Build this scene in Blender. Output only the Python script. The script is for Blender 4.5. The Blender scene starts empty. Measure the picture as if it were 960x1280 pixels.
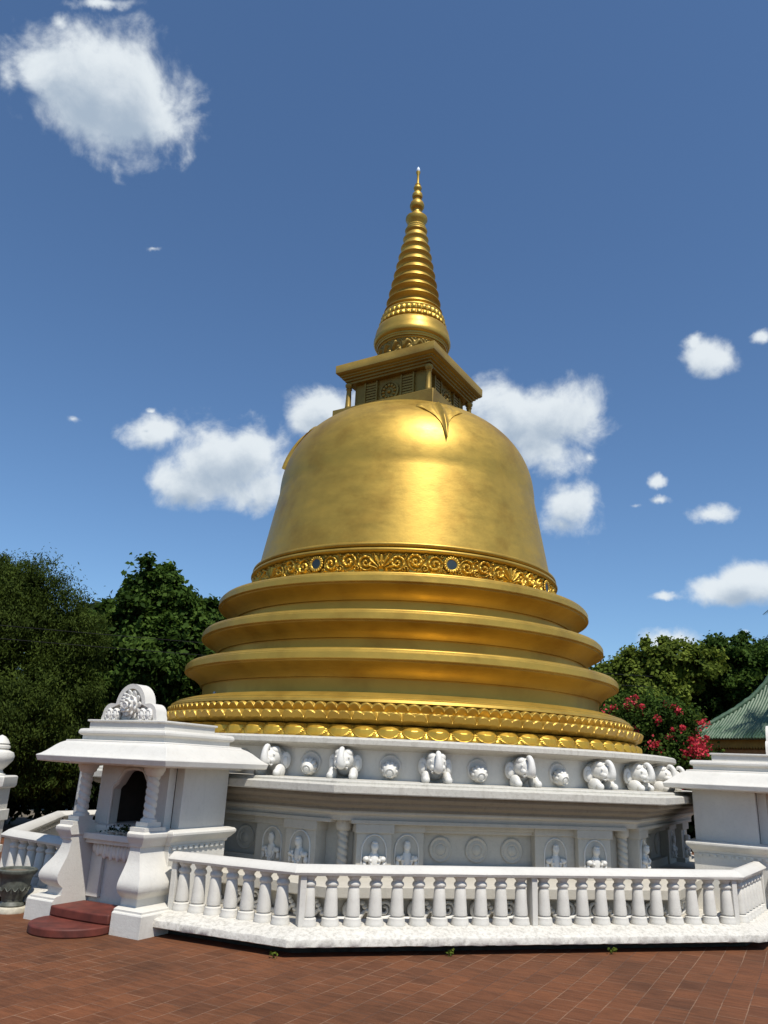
import bpy, math, random
import numpy as np
from mathutils import Vector, Matrix

random.seed(7)
rng = np.random.default_rng(11)
PI = math.pi
R = math.radians
scene = bpy.context.scene
col = scene.collection

# ------------------------------------------------------------------ materials
def new_mat(name):
    m = bpy.data.materials.new(name)
    m.use_nodes = True
    nt = m.node_tree
    b = nt.nodes['Principled BSDF']
    return m, nt, b

def nd(nt, typ, **kw):
    n = nt.nodes.new(typ)
    for k, v in kw.items():
        if k.startswith('i_'):
            n.inputs[k[2:].replace('_', ' ')].default_value = v
        else:
            setattr(n, k, v)
    return n

def ramp(nt, fac, stops, interp='LINEAR'):
    r = nt.nodes.new('ShaderNodeValToRGB')
    r.color_ramp.interpolation = interp
    els = r.color_ramp.elements
    while len(els) > 1:
        els.remove(els[-1])
    els[0].position = stops[0][0]
    els[0].color = stops[0][1] + (1,) if len(stops[0][1]) == 3 else stops[0][1]
    for p, c in stops[1:]:
        e = els.new(p)
        e.color = c + (1,) if len(c) == 3 else c
    nt.links.new(fac, r.inputs[0])
    return r

def noise(nt, scale, detail=4, rough=.55, vec=None, dist=0):
    n = nd(nt, 'ShaderNodeTexNoise')
    n.inputs['Scale'].default_value = scale
    n.inputs['Detail'].default_value = detail
    n.inputs['Roughness'].default_value = rough
    n.inputs['Distortion'].default_value = dist
    if vec is not None:
        nt.links.new(vec, n.inputs['Vector'])
    return n

def mixc(nt, fac, a, b, blend='MIX'):
    m = nd(nt, 'ShaderNodeMix', data_type='RGBA', blend_type=blend)
    for sock, v in ((0, fac), (6, a), (7, b)):
        if hasattr(v, 'is_linked') or hasattr(v, 'links'):
            nt.links.new(v, m.inputs[sock])
        elif isinstance(v, (int, float)):
            m.inputs[sock].default_value = v
        else:
            m.inputs[sock].default_value = tuple(v) + (1,)
    return m.outputs[2]

def bump(nt, b, height, strength=.2, dist=.02):
    bp = nd(nt, 'ShaderNodeBump')
    bp.inputs['Strength'].default_value = strength
    bp.inputs['Distance'].default_value = dist
    nt.links.new(height, bp.inputs['Height'])
    nt.links.new(bp.outputs[0], b.inputs['Normal'])

def objco(nt):
    return nd(nt, 'ShaderNodeTexCoord').outputs['Object']

def geopos(nt):
    return nd(nt, 'ShaderNodeNewGeometry').outputs['Position']

def mapped(nt, vec, scale=(1, 1, 1), rot=(0, 0, 0)):
    m = nd(nt, 'ShaderNodeMapping')
    m.inputs['Scale'].default_value = scale
    m.inputs['Rotation'].default_value = rot
    nt.links.new(vec, m.inputs['Vector'])
    return m.outputs[0]

def white_paint(name, base, dirt, amount=.5, streak=.35, rough=.6):
    m, nt, b = new_mat(name)
    p = geopos(nt)
    n1 = noise(nt, 1.3, 6, .65, p)
    n2 = noise(nt, 17.0, 8, .75, p)
    n3 = noise(nt, 1.0, 5, .6, mapped(nt, p, (7, 7, .8)))
    r1 = ramp(nt, n1.outputs[0], [(.42, (0, 0, 0)), (.72, (1, 1, 1))])
    r2 = ramp(nt, n2.outputs[0], [(.56 - amount * .12, (0, 0, 0)), (.74, (1, 1, 1))])
    r3 = ramp(nt, n3.outputs[0], [(.55, (0, 0, 0)), (.8, (1, 1, 1))])
    a = mixc(nt, r1.outputs[0], base, tuple(x * .9 for x in base))
    ml = nd(nt, 'ShaderNodeMath', operation='MULTIPLY')
    ml.inputs[1].default_value = amount
    nt.links.new(r2.outputs[0], ml.inputs[0])
    c = mixc(nt, ml.outputs[0], a, dirt)
    ml2 = nd(nt, 'ShaderNodeMath', operation='MULTIPLY')
    ml2.inputs[1].default_value = streak
    nt.links.new(r3.outputs[0], ml2.inputs[0])
    c = mixc(nt, ml2.outputs[0], c, dirt)
    nt.links.new(c, b.inputs['Base Color'])
    b.inputs['Roughness'].default_value = rough
    n4 = noise(nt, 35, 5, .7, p)
    n5 = noise(nt, 5, 4, .6, p)
    ad = nd(nt, 'ShaderNodeMath', operation='ADD')
    nt.links.new(n4.outputs[0], ad.inputs[0])
    nt.links.new(n5.outputs[0], ad.inputs[1])
    bump(nt, b, ad.outputs[0], .35, .012)
    return m

def gold_paint(name, base, rough=.38, patch=1.0, metallic=1.0):
    m, nt, b = new_mat(name)
    p = geopos(nt)
    n1 = noise(nt, .9, 5, .6, p)
    n2 = noise(nt, 1.0, 6, .65, mapped(nt, p, (2.2, 2.2, 4.5)))
    n3 = noise(nt, 22, 4, .6, p)
    br = tuple(min(1, x * 1.12) for x in base)
    dk = (base[0] * .80, base[1] * .74, base[2] * .66)
    r1 = ramp(nt, n1.outputs[0], [(.32, dk), (.5, base), (.7, br)])
    r2 = ramp(nt, n2.outputs[0], [(.35, (.86, .84, .8)), (.6, (1, 1, 1))])
    c = mixc(nt, .7 * patch, r1.outputs[0], r2.outputs[0], 'MULTIPLY')
    nt.links.new(c, b.inputs['Base Color'])
    b.inputs['Metallic'].default_value = metallic
    rr = nd(nt, 'ShaderNodeMapRange')
    rr.inputs['From Min'].default_value = .3
    rr.inputs['From Max'].default_value = .7
    rr.inputs['To Min'].default_value = rough - .05
    rr.inputs['To Max'].default_value = rough + .10
    nt.links.new(n2.outputs[0], rr.inputs['Value'])
    nt.links.new(rr.outputs[0], b.inputs['Roughness'])
    ad = nd(nt, 'ShaderNodeMath', operation='MULTIPLY_ADD')
    ad.inputs[1].default_value = .3
    nt.links.new(n3.outputs[0], ad.inputs[0])
    nt.links.new(n2.outputs[0], ad.inputs[2])
    bump(nt, b, ad.outputs[0], .16 * patch, .03)
    return m

def plain(name, colr, rough=.6, metallic=0., var=.15, scale=8, bmp=.2):
    m, nt, b = new_mat(name)
    n = noise(nt, scale, 5, .6, geopos(nt))
    r = ramp(nt, n.outputs[0], [(.3, tuple(x * (1 - var) for x in colr)), (.7, tuple(min(1, x * (1 + var)) for x in colr))])
    nt.links.new(r.outputs[0], b.inputs['Base Color'])
    b.inputs['Roughness'].default_value = rough
    b.inputs['Metallic'].default_value = metallic
    bump(nt, b, n.outputs[0], bmp, .01)
    return m

M = {}
M['white'] = white_paint('white_paint', (.655, .63, .57), (.42, .40, .345), .35, .28)
M['weathered'] = white_paint('weathered_white_paint', (.645, .615, .55), (.24, .22, .18), .85, .15, .8)
M['grimy'] = white_paint('grimy_white_paint', (.53, .505, .44), (.25, .225, .18), .6, .42, .75)
M['carved'] = white_paint('carving_white_paint', (.69, .67, .62), (.48, .465, .43), .2, .1, .5)
M['rail'] = white_paint('rail_white_paint', (.60, .575, .52), (.35, .33, .285), .35, .12, .7)
M['wall'] = white_paint('warm_grey_wall_paint', (.50, .465, .395), (.30, .27, .22), .4, .35, .75)  # darker, warmer white for the octagonal wall and its panels
M['soffit'] = white_paint('brown_soffit_plaster', (.24, .20, .15), (.12, .095, .065), .5, .5, .8)  # dark brown colour for the mouldings below the ledge
M['gold'] = gold_paint('gold_paint', (.50, .32, .055), .42, .6, .60)
M['gold_trim'] = gold_paint('gold_trim_paint', (.60, .37, .05), .35, .5, .62)
M['gold_dull'] = gold_paint('gold_dull_paint', (.30, .20, .04), .48, .7, .5)
M['red'] = plain('red_oxide_paint', (.115, .024, .014), .65, 0, .45, 4)
M['dark_stone'] = plain('shaded_dark_stone', (.025, .024, .02), .9, 0, .5, 6, .6)  # dark stone, with the shadow of the gap under the plinth in its colour
M['dark_void'] = plain('dark_brown_plaster', (.075, .058, .046), .9)  # dark brown colour for the inside of the niche
M['urn'] = plain('mossy_grey_pottery', (.085, .09, .072), .55, 0, .35, 14)
M['urn_foot'] = plain('pale_stone', (.5, .46, .36), .8, 0, .25, 12)
M['soil'] = plain('dry_soil', (.16, .12, .08), .95, 0, .4, 30)
M['bark'] = plain('bark', (.07, .05, .035), .9, 0, .4, 10, .6)
M['cable'] = plain('black_cable', (.004, .004, .004), .9)
M['pole'] = plain('grey_painted_pole', (.30, .30, .30), .6)
M['yellow'] = plain('ochre_painted_board', (.30, .19, .03), .6, 0, .2, 6)
M['cream'] = plain('cream_plaster', (.5, .45, .34), .8)
M['crystal'] = plain('pale_crystal', (.78, .85, .92), .12, 0, .05)
m, nt, b = new_mat('mirror_glass')
b.inputs['Base Color'].default_value = (.10, .105, .09, 1)
b.inputs['Specular IOR Level'].default_value = .25
b.inputs['Metallic'].default_value = 1
b.inputs['Roughness'].default_value = .35
M['mirror'] = m

# glazed green roof tiles
m, nt, b = new_mat('green_roof_tile')
p = geopos(nt)
n1 = noise(nt, 2.2, 6, .7, p)
n2 = noise(nt, 14, 5, .7, p)
r1 = ramp(nt, n1.outputs[0], [(.3, (.05, .10, .055)), (.5, (.08, .145, .08)), (.72, (.14, .20, .125))])
r2 = ramp(nt, n2.outputs[0], [(.35, (.5, .5, .45)), (.6, (1, 1, 1))])
nt.links.new(mixc(nt, .8, r1.outputs[0], r2.outputs[0], 'MULTIPLY'), b.inputs['Base Color'])
b.inputs['Roughness'].default_value = .5
bump(nt, b, n2.outputs[0], .3, .02)
M['tile'] = m

# terrace bricks: rows run diagonally to the stupa
m, nt, b = new_mat('terracotta_paving')
p = geopos(nt)
wob = noise(nt, .7, 3, .5, p)
mp = nd(nt, 'ShaderNodeMapping')
mp.inputs['Rotation'].default_value = (0, 0, R(-47.5))
nt.links.new(p, mp.inputs['Vector'])
ofs = nd(nt, 'ShaderNodeVectorMath', operation='MULTIPLY_ADD')
ofs.inputs[1].default_value = (.05, .05, 0)
nt.links.new(wob.outputs['Color'], ofs.inputs[0])
nt.links.new(mp.outputs[0], ofs.inputs[2])
bk = nd(nt, 'ShaderNodeTexBrick')
bk.offset = .5
bk.inputs['Scale'].default_value = 1
bk.inputs['Brick Width'].default_value = .46
bk.inputs['Row Height'].default_value = .272
bk.inputs['Mortar Size'].default_value = .006
bk.inputs['Mortar Smooth'].default_value = .35
bk.inputs['Bias'].default_value = -.1
bk.inputs['Color1'].default_value = (.180, .068, .028, 1)
bk.inputs['Color2'].default_value = (.128, .050, .022, 1)
bk.inputs['Mortar'].default_value = (.27, .16, .10, 1)
nt.links.new(ofs.outputs[0], bk.inputs['Vector'])
n1 = noise(nt, .55, 6, .65, p)
n2 = noise(nt, 1, 6, .7, mapped(nt, mp.outputs[0], (16, 2.2, 1)))
n3 = noise(nt, 40, 4, .7, p)
r1 = ramp(nt, n1.outputs[0], [(.32, (.62, .66, .68)), (.5, (.95, .95, .95)), (.7, (1.12, 1.05, 1.0))])
r2 = ramp(nt, n2.outputs[0], [(.38, (.62, .6, .58)), (.56, (1, 1, 1)), (.75, (1.2, 1.12, 1.06))])
r3 = ramp(nt, n3.outputs[0], [(.3, (.8, .8, .8)), (.6, (1.05, 1.05, 1.05))])
c = mixc(nt, .85, bk.outputs['Color'], r1.outputs[0], 'MULTIPLY')
c = mixc(nt, .8, c, r2.outputs[0], 'MULTIPLY')
c = mixc(nt, .7, c, r3.outputs[0], 'MULTIPLY')
# patches where the joints are filled with dirt
dn = noise(nt, .9, 4, .6, p)
dr = ramp(nt, dn.outputs[0], [(.42, (0, 0, 0)), (.60, (1, 1, 1))])
dm = nd(nt, 'ShaderNodeMath', operation='MULTIPLY')
nt.links.new(dr.outputs[0], dm.inputs[0])
nt.links.new(bk.outputs['Fac'], dm.inputs[1])
c = mixc(nt, dm.outputs[0], c, (.085, .042, .026))
nt.links.new(c, b.inputs['Base Color'])
b.inputs['Roughness'].default_value = .8
b.inputs['Specular IOR Level'].default_value = .25
inv = nd(nt, 'ShaderNodeMath', operation='MULTIPLY_ADD')
inv.inputs[1].default_value = -1.0
nt.links.new(bk.outputs['Fac'], inv.inputs[0])
nt.links.new(n2.outputs[0], inv.inputs[2])
bump(nt, b, inv.outputs[0], .35, .006)
M['paving'] = m
M['earth'] = plain('dry_earth', (.13, .105, .07), .95, 0, .4, .6, .4)

def leaf_mat(name, dark, mid, light, trans=.35):
    m, nt, b = new_mat(name)
    a = nd(nt, 'ShaderNodeAttribute', attribute_name='tint')
    r = ramp(nt, a.outputs['Fac'], [(0, dark), (.55, mid), (1, light)])
    nt.links.new(r.outputs[0], b.inputs['Base Color'])
    b.inputs['Roughness'].default_value = .75
    b.inputs['Specular IOR Level'].default_value = .12
    t = nd(nt, 'ShaderNodeBsdfTranslucent')
    nt.links.new(r.outputs[0], t.inputs[0])
    mx = nd(nt, 'ShaderNodeMixShader')
    mx.inputs[0].default_value = trans
    nt.links.new(b.outputs[0], mx.inputs[1])
    nt.links.new(t.outputs[0], mx.inputs[2])
    nt.links.new(mx.outputs[0], nt.nodes['Material Output'].inputs[0])
    return m
M['leaf_olive'] = leaf_mat('olive_foliage', (.028, .044, .007), (.049, .074, .011), (.078, .11, .016), .3)
M['leaf_green'] = leaf_mat('deep_green_foliage', (.015, .034, .006), (.046, .088, .013), (.10, .16, .025))
M['leaf_light'] = leaf_mat('light_green_foliage', (.045, .070, .010), (.115, .155, .020), (.20, .25, .038))
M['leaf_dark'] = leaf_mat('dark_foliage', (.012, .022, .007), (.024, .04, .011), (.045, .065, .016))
M['flower'] = leaf_mat('crimson_bracts', (.46, .03, .05), (.66, .065, .09), (.76, .12, .15), .3)
M['pale_petal'] = leaf_mat('pale_offering_petals', (.35, .3, .25), (.6, .55, .45), (.8, .75, .65))
M['palm'] = leaf_mat('palm_frond', (.04, .055, .02), (.08, .10, .04), (.13, .14, .06))

# ------------------------------------------------------------------ mesh builder
class MB:
    def __init__(s):
        s.v = []
        s.f = []

    def add(s, vs, fs):
        o = len(s.v)
        s.v += [tuple(p) for p in vs]
        s.f += [tuple(i + o for i in f) for f in fs]
        return s

    def box(s, c, d, rz=0.0):
        x, y, z = d[0] / 2, d[1] / 2, d[2] / 2
        ca, sa = math.cos(rz), math.sin(rz)
        vs = []
        for dz in (-z, z):
            for dx, dy in ((-x, -y), (x, -y), (x, y), (-x, y)):
                vs.append((c[0] + dx * ca - dy * sa, c[1] + dx * sa + dy * ca, c[2] + dz))
        return s.add(vs, [(3, 2, 1, 0), (4, 5, 6, 7), (0, 1, 5, 4), (1, 2, 6, 5), (2, 3, 7, 6), (3, 0, 4, 7)])

    def loft(s, loops, cap=True):
        n = len(loops[0])
        vs = [p for l in loops for p in l]
        fs = []
        for k in range(len(loops) - 1):
            for i in range(n):
                j = (i + 1) % n
                fs.append((k * n + i, k * n + j, (k + 1) * n + j, (k + 1) * n + i))
        if cap:
            fs.append(tuple(range(n - 1, -1, -1)))
            fs.append(tuple((len(loops) - 1) * n + i for i in range(n)))
        return s.add(vs, fs)

    def lathe(s, prof, n=48, c=(0, 0), a0=0.0, a1=2 * PI, cap=True):
        full = abs(a1 - a0 - 2 * PI) < 1e-6
        m = n if full else n + 1
        loops = [[(c[0] + r * math.cos(a0 + (a1 - a0) * i / n), c[1] + r * math.sin(a0 + (a1 - a0) * i / n), z) for i in range(m)] for r, z in prof]
        if full:
            return s.loft(loops, cap)
        vs = [p for l in loops for p in l]
        fs = []
        for k in range(len(loops) - 1):
            for i in range(n):
                fs.append((k * m + i, k * m + i + 1, (k + 1) * m + i + 1, (k + 1) * m + i))
        return s.add(vs, fs)

    def prism(s, poly, d):      # poly: 3-D points of a planar polygon, d: extrusion vector
        a = [Vector(p) for p in poly]
        bb = [p + Vector(d) for p in a]
        return s.loft([a, bb], True)

    def tube(s, path, rad, n=8, cap=True):
        path = [Vector(p) for p in path]
        if not hasattr(rad, '__len__'):
            rad = [rad] * len(path)
        loops = []
        up = Vector((0, 0, 1))
        prev = None
        for i, p in enumerate(path):
            t = (path[min(i + 1, len(path) - 1)] - path[max(i - 1, 0)]).normalized()
            if prev is None:
                x = t.cross(up)
                if x.length < .05:
                    x = t.cross(Vector((1, 0, 0)))
                x.normalize()
            else:
                x = (prev - t * prev.dot(t)).normalized()
            prev = x
            y = t.cross(x)
            loops.append([p + (x * math.cos(2 * PI * k / n) + y * math.sin(2 * PI * k / n)) * rad[i] for k in range(n)])
        return s.loft(loops, cap)

    def ball(s, c, r, nu=14, nv=9, mat=None):
        if not hasattr(r, '__len__'):
            r = (r, r, r)
        loops = []
        for k in range(1, nv):
            t = PI * k / nv - PI / 2
            loops.append([(math.cos(t) * math.cos(2 * PI * i / nu), math.cos(t) * math.sin(2 * PI * i / nu), math.sin(t)) for i in range(nu)])
        vs = [p for l in loops for p in l] + [(0, 0, -1), (0, 0, 1)]
        out = []
        for p in vs:
            q = Vector((p[0] * r[0], p[1] * r[1], p[2] * r[2]))
            if mat is not None:
                q = mat @ q
            out.append(q + Vector(c))
        fs = []
        for k in range(nv - 2):
            for i in range(nu):
                j = (i + 1) % nu
                fs.append((k * nu + i, k * nu + j, (k + 1) * nu + j, (k + 1) * nu + i))
        b0, t0 = (nv - 1) * nu, (nv - 1) * nu + 1
        for i in range(nu):
            j = (i + 1) % nu
            fs.append((b0, j, i))
            fs.append((t0, (nv - 2) * nu + i, (nv - 2) * nu + j))
        return s.add(out, fs)

    def xf(s, mat):
        s.v = [tuple(mat @ Vector(p)) for p in s.v]
        return s

    def build(s, name, mat, parent=None, smooth=35, bevel=0, seg=2):
        me = bpy.data.meshes.new(name)
        me.from_pydata(s.v, [], s.f)
        me.update()
        return link_mesh(name, me, mat, parent, smooth, bevel, seg)

def link_mesh(name, me, mat, parent=None, smooth=35, bevel=0, seg=2, recalc=True):
    if recalc:
        import bmesh
        bm = bmesh.new()
        bm.from_mesh(me)
        bmesh.ops.recalc_face_normals(bm, faces=bm.faces)
        bm.to_mesh(me)
        bm.free()
    o = bpy.data.objects.new(name, me)
    col.objects.link(o)
    me.materials.append(mat)
    if smooth:
        me.shade_smooth()
        if smooth < 180:
            me.set_sharp_from_angle(angle=R(smooth))
    if bevel:
        bv = o.modifiers.new('bevel', 'BEVEL')
        bv.width = bevel
        bv.segments = seg
        bv.limit_method = 'ANGLE'
        bv.angle_limit = R(40)
        bv.harden_normals = False
    if parent is not None:
        o.parent = parent
    return o

def thing(name, label, cat, loc=(0, 0, 0), rz=0, group=None):
    o = bpy.data.objects.new(name, None)
    o.empty_display_size = .2
    col.objects.link(o)
    o.location = loc
    o.rotation_euler = (0, 0, rz)
    o['label'] = label
    o['category'] = cat
    if group:
        o['group'] = group
    return o

def tag(o, label, cat, group=None):
    o['label'] = label
    o['category'] = cat
    if group:
        o['group'] = group
    return o

KIDS = {}
def kids(o):
    return [c for c in col.objects if c.parent == o]

def clone(o, parent, rz=None, loc=None):
    c = o.copy()
    col.objects.link(c)
    c.parent = parent
    if rz is not None:
        c.rotation_euler = (0, 0, rz)
    if loc is not None:
        c.location = loc
    for k in kids(o):
        d = k.copy()
        col.objects.link(d)
        d.parent = c
        for g in kids(k):
            h = g.copy()
            col.objects.link(h)
            h.parent = d
    return c

def rot(a):
    return Matrix.Rotation(a, 4, 'Z')

# ------------------------------------------------------------------ setting
g = MB().add([(-900, -900, -.02), (900, -900, -.02), (900, 900, -.02), (-900, 900, -.02)], [(0, 1, 2, 3)]).build('ground', M['earth'], smooth=0)
g['kind'] = 'structure'
g = MB().add([(-40, -45, 0), (40, -45, 0), (40, 14, 0), (-40, 14, 0)], [(0, 1, 2, 3)]).build('terrace', M['paving'], smooth=0)
g['kind'] = 'structure'

# ------------------------------------------------------------------ the golden stupa
st = thing('golden_stupa', 'huge golden bell shaped stupa with ringed spire on a white octagonal base', 'stupa')

def radial(name, fn, na, ns, mat, parent, a0=0, a1=2 * PI):
    """surface of revolution with relief: fn(theta[na], s[ns]) -> r, z arrays"""
    th = np.linspace(a0, a1, na, endpoint=False)
    s = np.linspace(0, 1, ns)
    T, S = np.meshgrid(th, s)
    r, z = fn(T, S)
    v = np.stack([r * np.cos(T), r * np.sin(T), z], -1).reshape(-1, 3)
    i = np.arange(na)
    j = (i + 1) % na
    fs = []
    for k in range(ns - 1):
        fs.append(np.stack([k * na + i, k * na + j, (k + 1) * na + j, (k + 1) * na + i], 1))
    f = np.concatenate(fs)
    me = bpy.data.meshes.new(name)
    me.vertices.add(len(v))
    me.vertices.foreach_set('co', v.ravel())
    me.loops.add(f.size)
    me.loops.foreach_set('vertex_index', f.ravel().astype(np.int32))
    me.polygons.add(len(f))
    me.polygons.foreach_set('loop_start', np.arange(0, f.size, 4, dtype=np.int32))
    me.update(calc_edges=True)
    me.validate()
    return link_mesh(name, me, mat, parent, 180)

# bell dome
RB, RS, ZS, ZT, EX = 3.848, 3.46, 9.176, 11.824, 2.245
def bell_r(z):
    if z <= ZS:
        t = (z - 6.95) / (ZS - 6.95)
        return RB + (RS - RB) * t
    u = min(1, (z - ZS) / (ZT - ZS))
    return RS * (1 - u ** EX) ** (1 / EX)
prof = [(RB + (RS - RB) * k / 24, 6.95 + (ZS - 6.95) * k / 24) for k in range(24)]
for k in range(60):
    a = PI / 2 * k / 60
    prof.append((RS * math.cos(a) ** (2 / EX), ZS + (ZT - ZS) * math.sin(a) ** (2 / EX)))
prof.append((.02, ZT))
MB().lathe(prof, 192).build('bell_dome', M['gold'], st, 60)

# double moulding over the frieze
MB().lathe([(3.80, 7.06), (3.90, 7.05), (3.96, 7.02), (3.97, 6.98), (3.94, 6.945), (3.90, 6.93), (3.92, 6.915), (3.985, 6.895), (4.0, 6.86), (3.985, 6.83), (3.93, 6.80), (3.86, 6.79)], 192, cap=False).build('dome_moulding', M['gold'], st, 60)

# scroll frieze (relief pattern in eight equal bays between the mirrors)
def scroll_height(u, v):
    """u 0..3.1 across a bay, v 0..0.42 up; returns relief height 0..1"""
    h = np.zeros_like(u)
    W = 3.1
    um = np.where(u > W / 2, W - u, u)
    mir = np.where(u > W / 2, -1.0, 1.0)
    def spiral(cx, cy, Rr, p, hand, arms=1, ph=0.0):
        dx, dy = (um - cx), v - cy
        r = np.hypot(dx, dy)
        phi = np.arctan2(dy, dx) * hand
        s = (r / p - arms * phi / (2 * PI) + ph) % 1.0
        rid = np.clip(1 - np.abs(2 * s - 1) ** 1.6, 0, 1) * (.90 + .10 * np.sin(phi * 7 + r * 50))
        m = np.clip((Rr - r) / .015, 0, 1)
        return rid * m
    for args in ((.37, .19, .185, .11, 1, 1, .2), (.80, .23, .19, .12, -1, 1, .0), (1.21, .19, .19, .105, 1, 1, .5),
                 (.60, .07, .095, .06, -1), (.58, .365, .06, .05, 1), (1.01, .385, .055, .045, -1), (1.02, .06, .085, .055, 1), (.205, .045, .06, .045, 1), (.22, .385, .055, .045, -1), (1.38, .36, .055, .045, 1), (.96, .24, .05, .04, 1)):
        h = np.maximum(h, spiral(*args))
    # palmette in the middle of the bay
    dx, dy = u - W / 2, v - .03
    r = np.hypot(dx, dy)
    ph = np.arctan2(dx, dy)
    leaf = np.clip(1 - np.abs(((ph / .42) + .5) % 1 - .5) * 2.2, 0, 1) ** .6 * np.clip((.37 - r) / .05, 0, 1) * np.clip((r - .05) / .03, 0, 1) * (np.abs(ph) < 1.4)
    h = np.maximum(h, leaf)
    # lobed leaves between the scrolls
    lob = .5 * np.clip(np.sin(um * 31 + 2 * np.sin(v * 17)) * np.sin(v * 33 + um * 13) - .05, 0, 1) ** .7
    h = np.maximum(h, np.minimum(lob, 1) * (h < .05))
    dm = np.minimum(np.hypot(u, v - .21), np.hypot(u - W, v - .21))
    h = np.where(dm < .17, 0, h)
    return h

def frieze_fn(T, S):
    bay = PI / 4
    u = ((T + PI / 2) % bay) / bay * 3.1
    v = S * .42
    h = scroll_height(u, v)
    z = 6.385 + S * .42
    edge = np.clip(np.minimum(S, 1 - S) / .04, 0, 1)
    return 3.865 + .105 * h * edge, z
fr = radial('scroll_frieze', frieze_fn, 1920, 44, M['gold_trim'], st)
mb = MB()
for k in range(18):
    a = 2 * PI * k / 18
    mb.ball((math.cos(a) * .158, 0, math.sin(a) * .158), (.032, .032, .032), 8, 6)
path = [(math.cos(2 * PI * k / 28) * .135, .0, math.sin(2 * PI * k / 28) * .135) for k in range(29)]
mb.tube(path, .026, 8)
mb.xf(Matrix.Translation((0, -3.94, 6.60)))
mf = mb.build('mirror_frame', M['gold_trim'], fr, 60)
mb = MB().lathe([(.122, 0), (.122, .02), (.002, .024)], 32)
mb.xf(Matrix.Translation((0, -3.925, 6.60)) @ Matrix.Rotation(PI / 2, 4, 'X'))
mg = mb.build('mirror', M['mirror'], fr, 40)
for k in range(1, 8):
    clone(mf, fr, k * PI / 4)
    clone(mg, fr, k * PI / 4)

# three stepped rings
def ring(dr, z0, rin, zin):
    p = [(rin, zin + .002), (4.42 + dr, .175 + z0), (4.58 + dr, .150 + z0), (4.655 + dr, .125 + z0), (4.66 + dr, .112 + z0), (4.695 + dr, .085 + z0), (4.70 + dr, .062 + z0), (4.716 + dr, .050 + z0), (4.722 + dr, -.068 + z0), (4.712 + dr, -.084 + z0), (4.66 + dr, -.088 + z0), (4.652 + dr, -.115 + z0),
         (4.60 + dr, -.14 + z0), (4.52 + dr, -.18 + z0), (4.42 + dr, -.25 + z0), (4.34 + dr, -.33 + z0), (4.315 + dr, -.385 + z0), (4.265 + dr, -.39 + z0), (4.255 + dr, -.42 + z0), (4.255 + dr, -.66 + z0)]
    return p
for dr, z0, rin, zin in ((0, 6.055, 3.86, 6.275), (.32, 5.215, 4.20, 5.398), (.63, 4.395, 4.52, 4.576)):
    MB().lathe(ring(dr, z0, rin, zin), 192, cap=False).build('stepped_ring', M['gold'], st, 24)
MB().lathe([(4.80, 3.742), (5.2, 3.70), (5.45, 3.62), (5.49, 3.60), (5.49, 3.585), (5.56, 3.55), (5.58, 3.50), (5.40, 3.42)], 192, cap=False).build('sloping_collar', M['gold'], st, 40)

NP_ = 80
def cir(u):
    return 1 - np.sqrt(np.clip(1 - u * u, 0, 1))
def upper_petals(T, S):
    ph = T * NP_ / (2 * PI)
    def lobes(shift, deep):
        q = ((ph + shift) * 2) % 1.0 * 2 - 1
        L = np.clip(1 - q * q, 0, 1) ** .75
        half = np.floor(((ph + shift) * 2) % 2)
        # the notch between two petals is deeper than the one inside a petal
        inner = ((half == 0) & (q > 0)) | ((half == 1) & (q < 0))
        return np.where(inner, deep + (1 - deep) * L, L)
    L1, L2 = lobes(0, .15), lobes(.25, .62)
    knots = [0, .10, .22, .27, .40, .46, .56, .63, .82, .93, 1.0]
    #          r peak, r valley, z peak, z valley, lobe set
    ctl = [(5.50, 5.50, 3.505, 3.505, 1), (5.57, 5.55, 3.49, 3.44, 1), (5.63, 5.612, 3.475, 3.372, 1), (5.632, 5.612, 3.452, 3.352, 1), (5.575, 5.565, 3.325, 3.305, 1),
           (5.66, 5.64, 3.325, 3.235, 2), (5.82, 5.785, 3.320, 3.178, 2), (5.845, 5.795, 3.290, 3.160, 2), (5.77, 5.74, 3.180, 3.140, 2), (5.64, 5.60, 3.105, 3.105, 2), (5.46, 5.46, 3.09, 3.09, 2)]
    R_, Z_ = [], []
    for rp, rv, zp, zv, w in ctl:
        L = L1 if w == 1 else L2
        R_.append(rv + (rp - rv) * L)
        Z_.append(zv + (zp - zv) * L)
    r, z = np.zeros_like(T), np.zeros_like(T)
    for k in range(len(knots) - 1):
        m_ = (S >= knots[k]) & (S <= knots[k + 1])
        t_ = (S - knots[k]) / (knots[k + 1] - knots[k])
        r = np.where(m_, R_[k] + (R_[k + 1] - R_[k]) * t_, r)
        z = np.where(m_, Z_[k] + (Z_[k + 1] - Z_[k]) * t_, z)
    return r, z
radial('lotus_petal_rim', upper_petals, NP_ * 28, 81, M['gold'], st)
def lower_petals(T, S):
    ph = T * NP_ / (2 * PI)
    rs = np.interp(S, [0, .10, .4, .8, 1.0], [5.46, 5.55, 5.64, 5.70, 5.70])
    zs = np.interp(S, [0, .10, .4, .8, 1.0], [3.10, 3.085, 3.01, 2.89, 2.835])
    u = ((ph + .25) % 1.0 - .5) * 2
    uc = np.clip(np.abs(u), 0, 1)
    edge = .96 - .72 * (1 - np.sqrt(1 - uc ** 2.2))
    d = edge - S
    ins = d > 0
    belly = np.clip(d / .50, 0, 1) ** .55 * np.clip((1 - uc) / .75, 0, 1) ** .5
    rim = np.exp(-((d - .045) / .035) ** 2)
    h = np.where(ins, (.030 + .115 * belly + .03 * rim) * np.clip(d / .02, 0, 1), 0)
    u2 = ((ph + .75) % 1.0 - .5) * 2
    gap = np.where(~ins, .040 * np.clip(1 - np.abs(u2) * 1.7, 0, 1), 0)
    top = np.clip(S / .12, 0, 1)
    return rs + (h + gap) * top, zs
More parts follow.
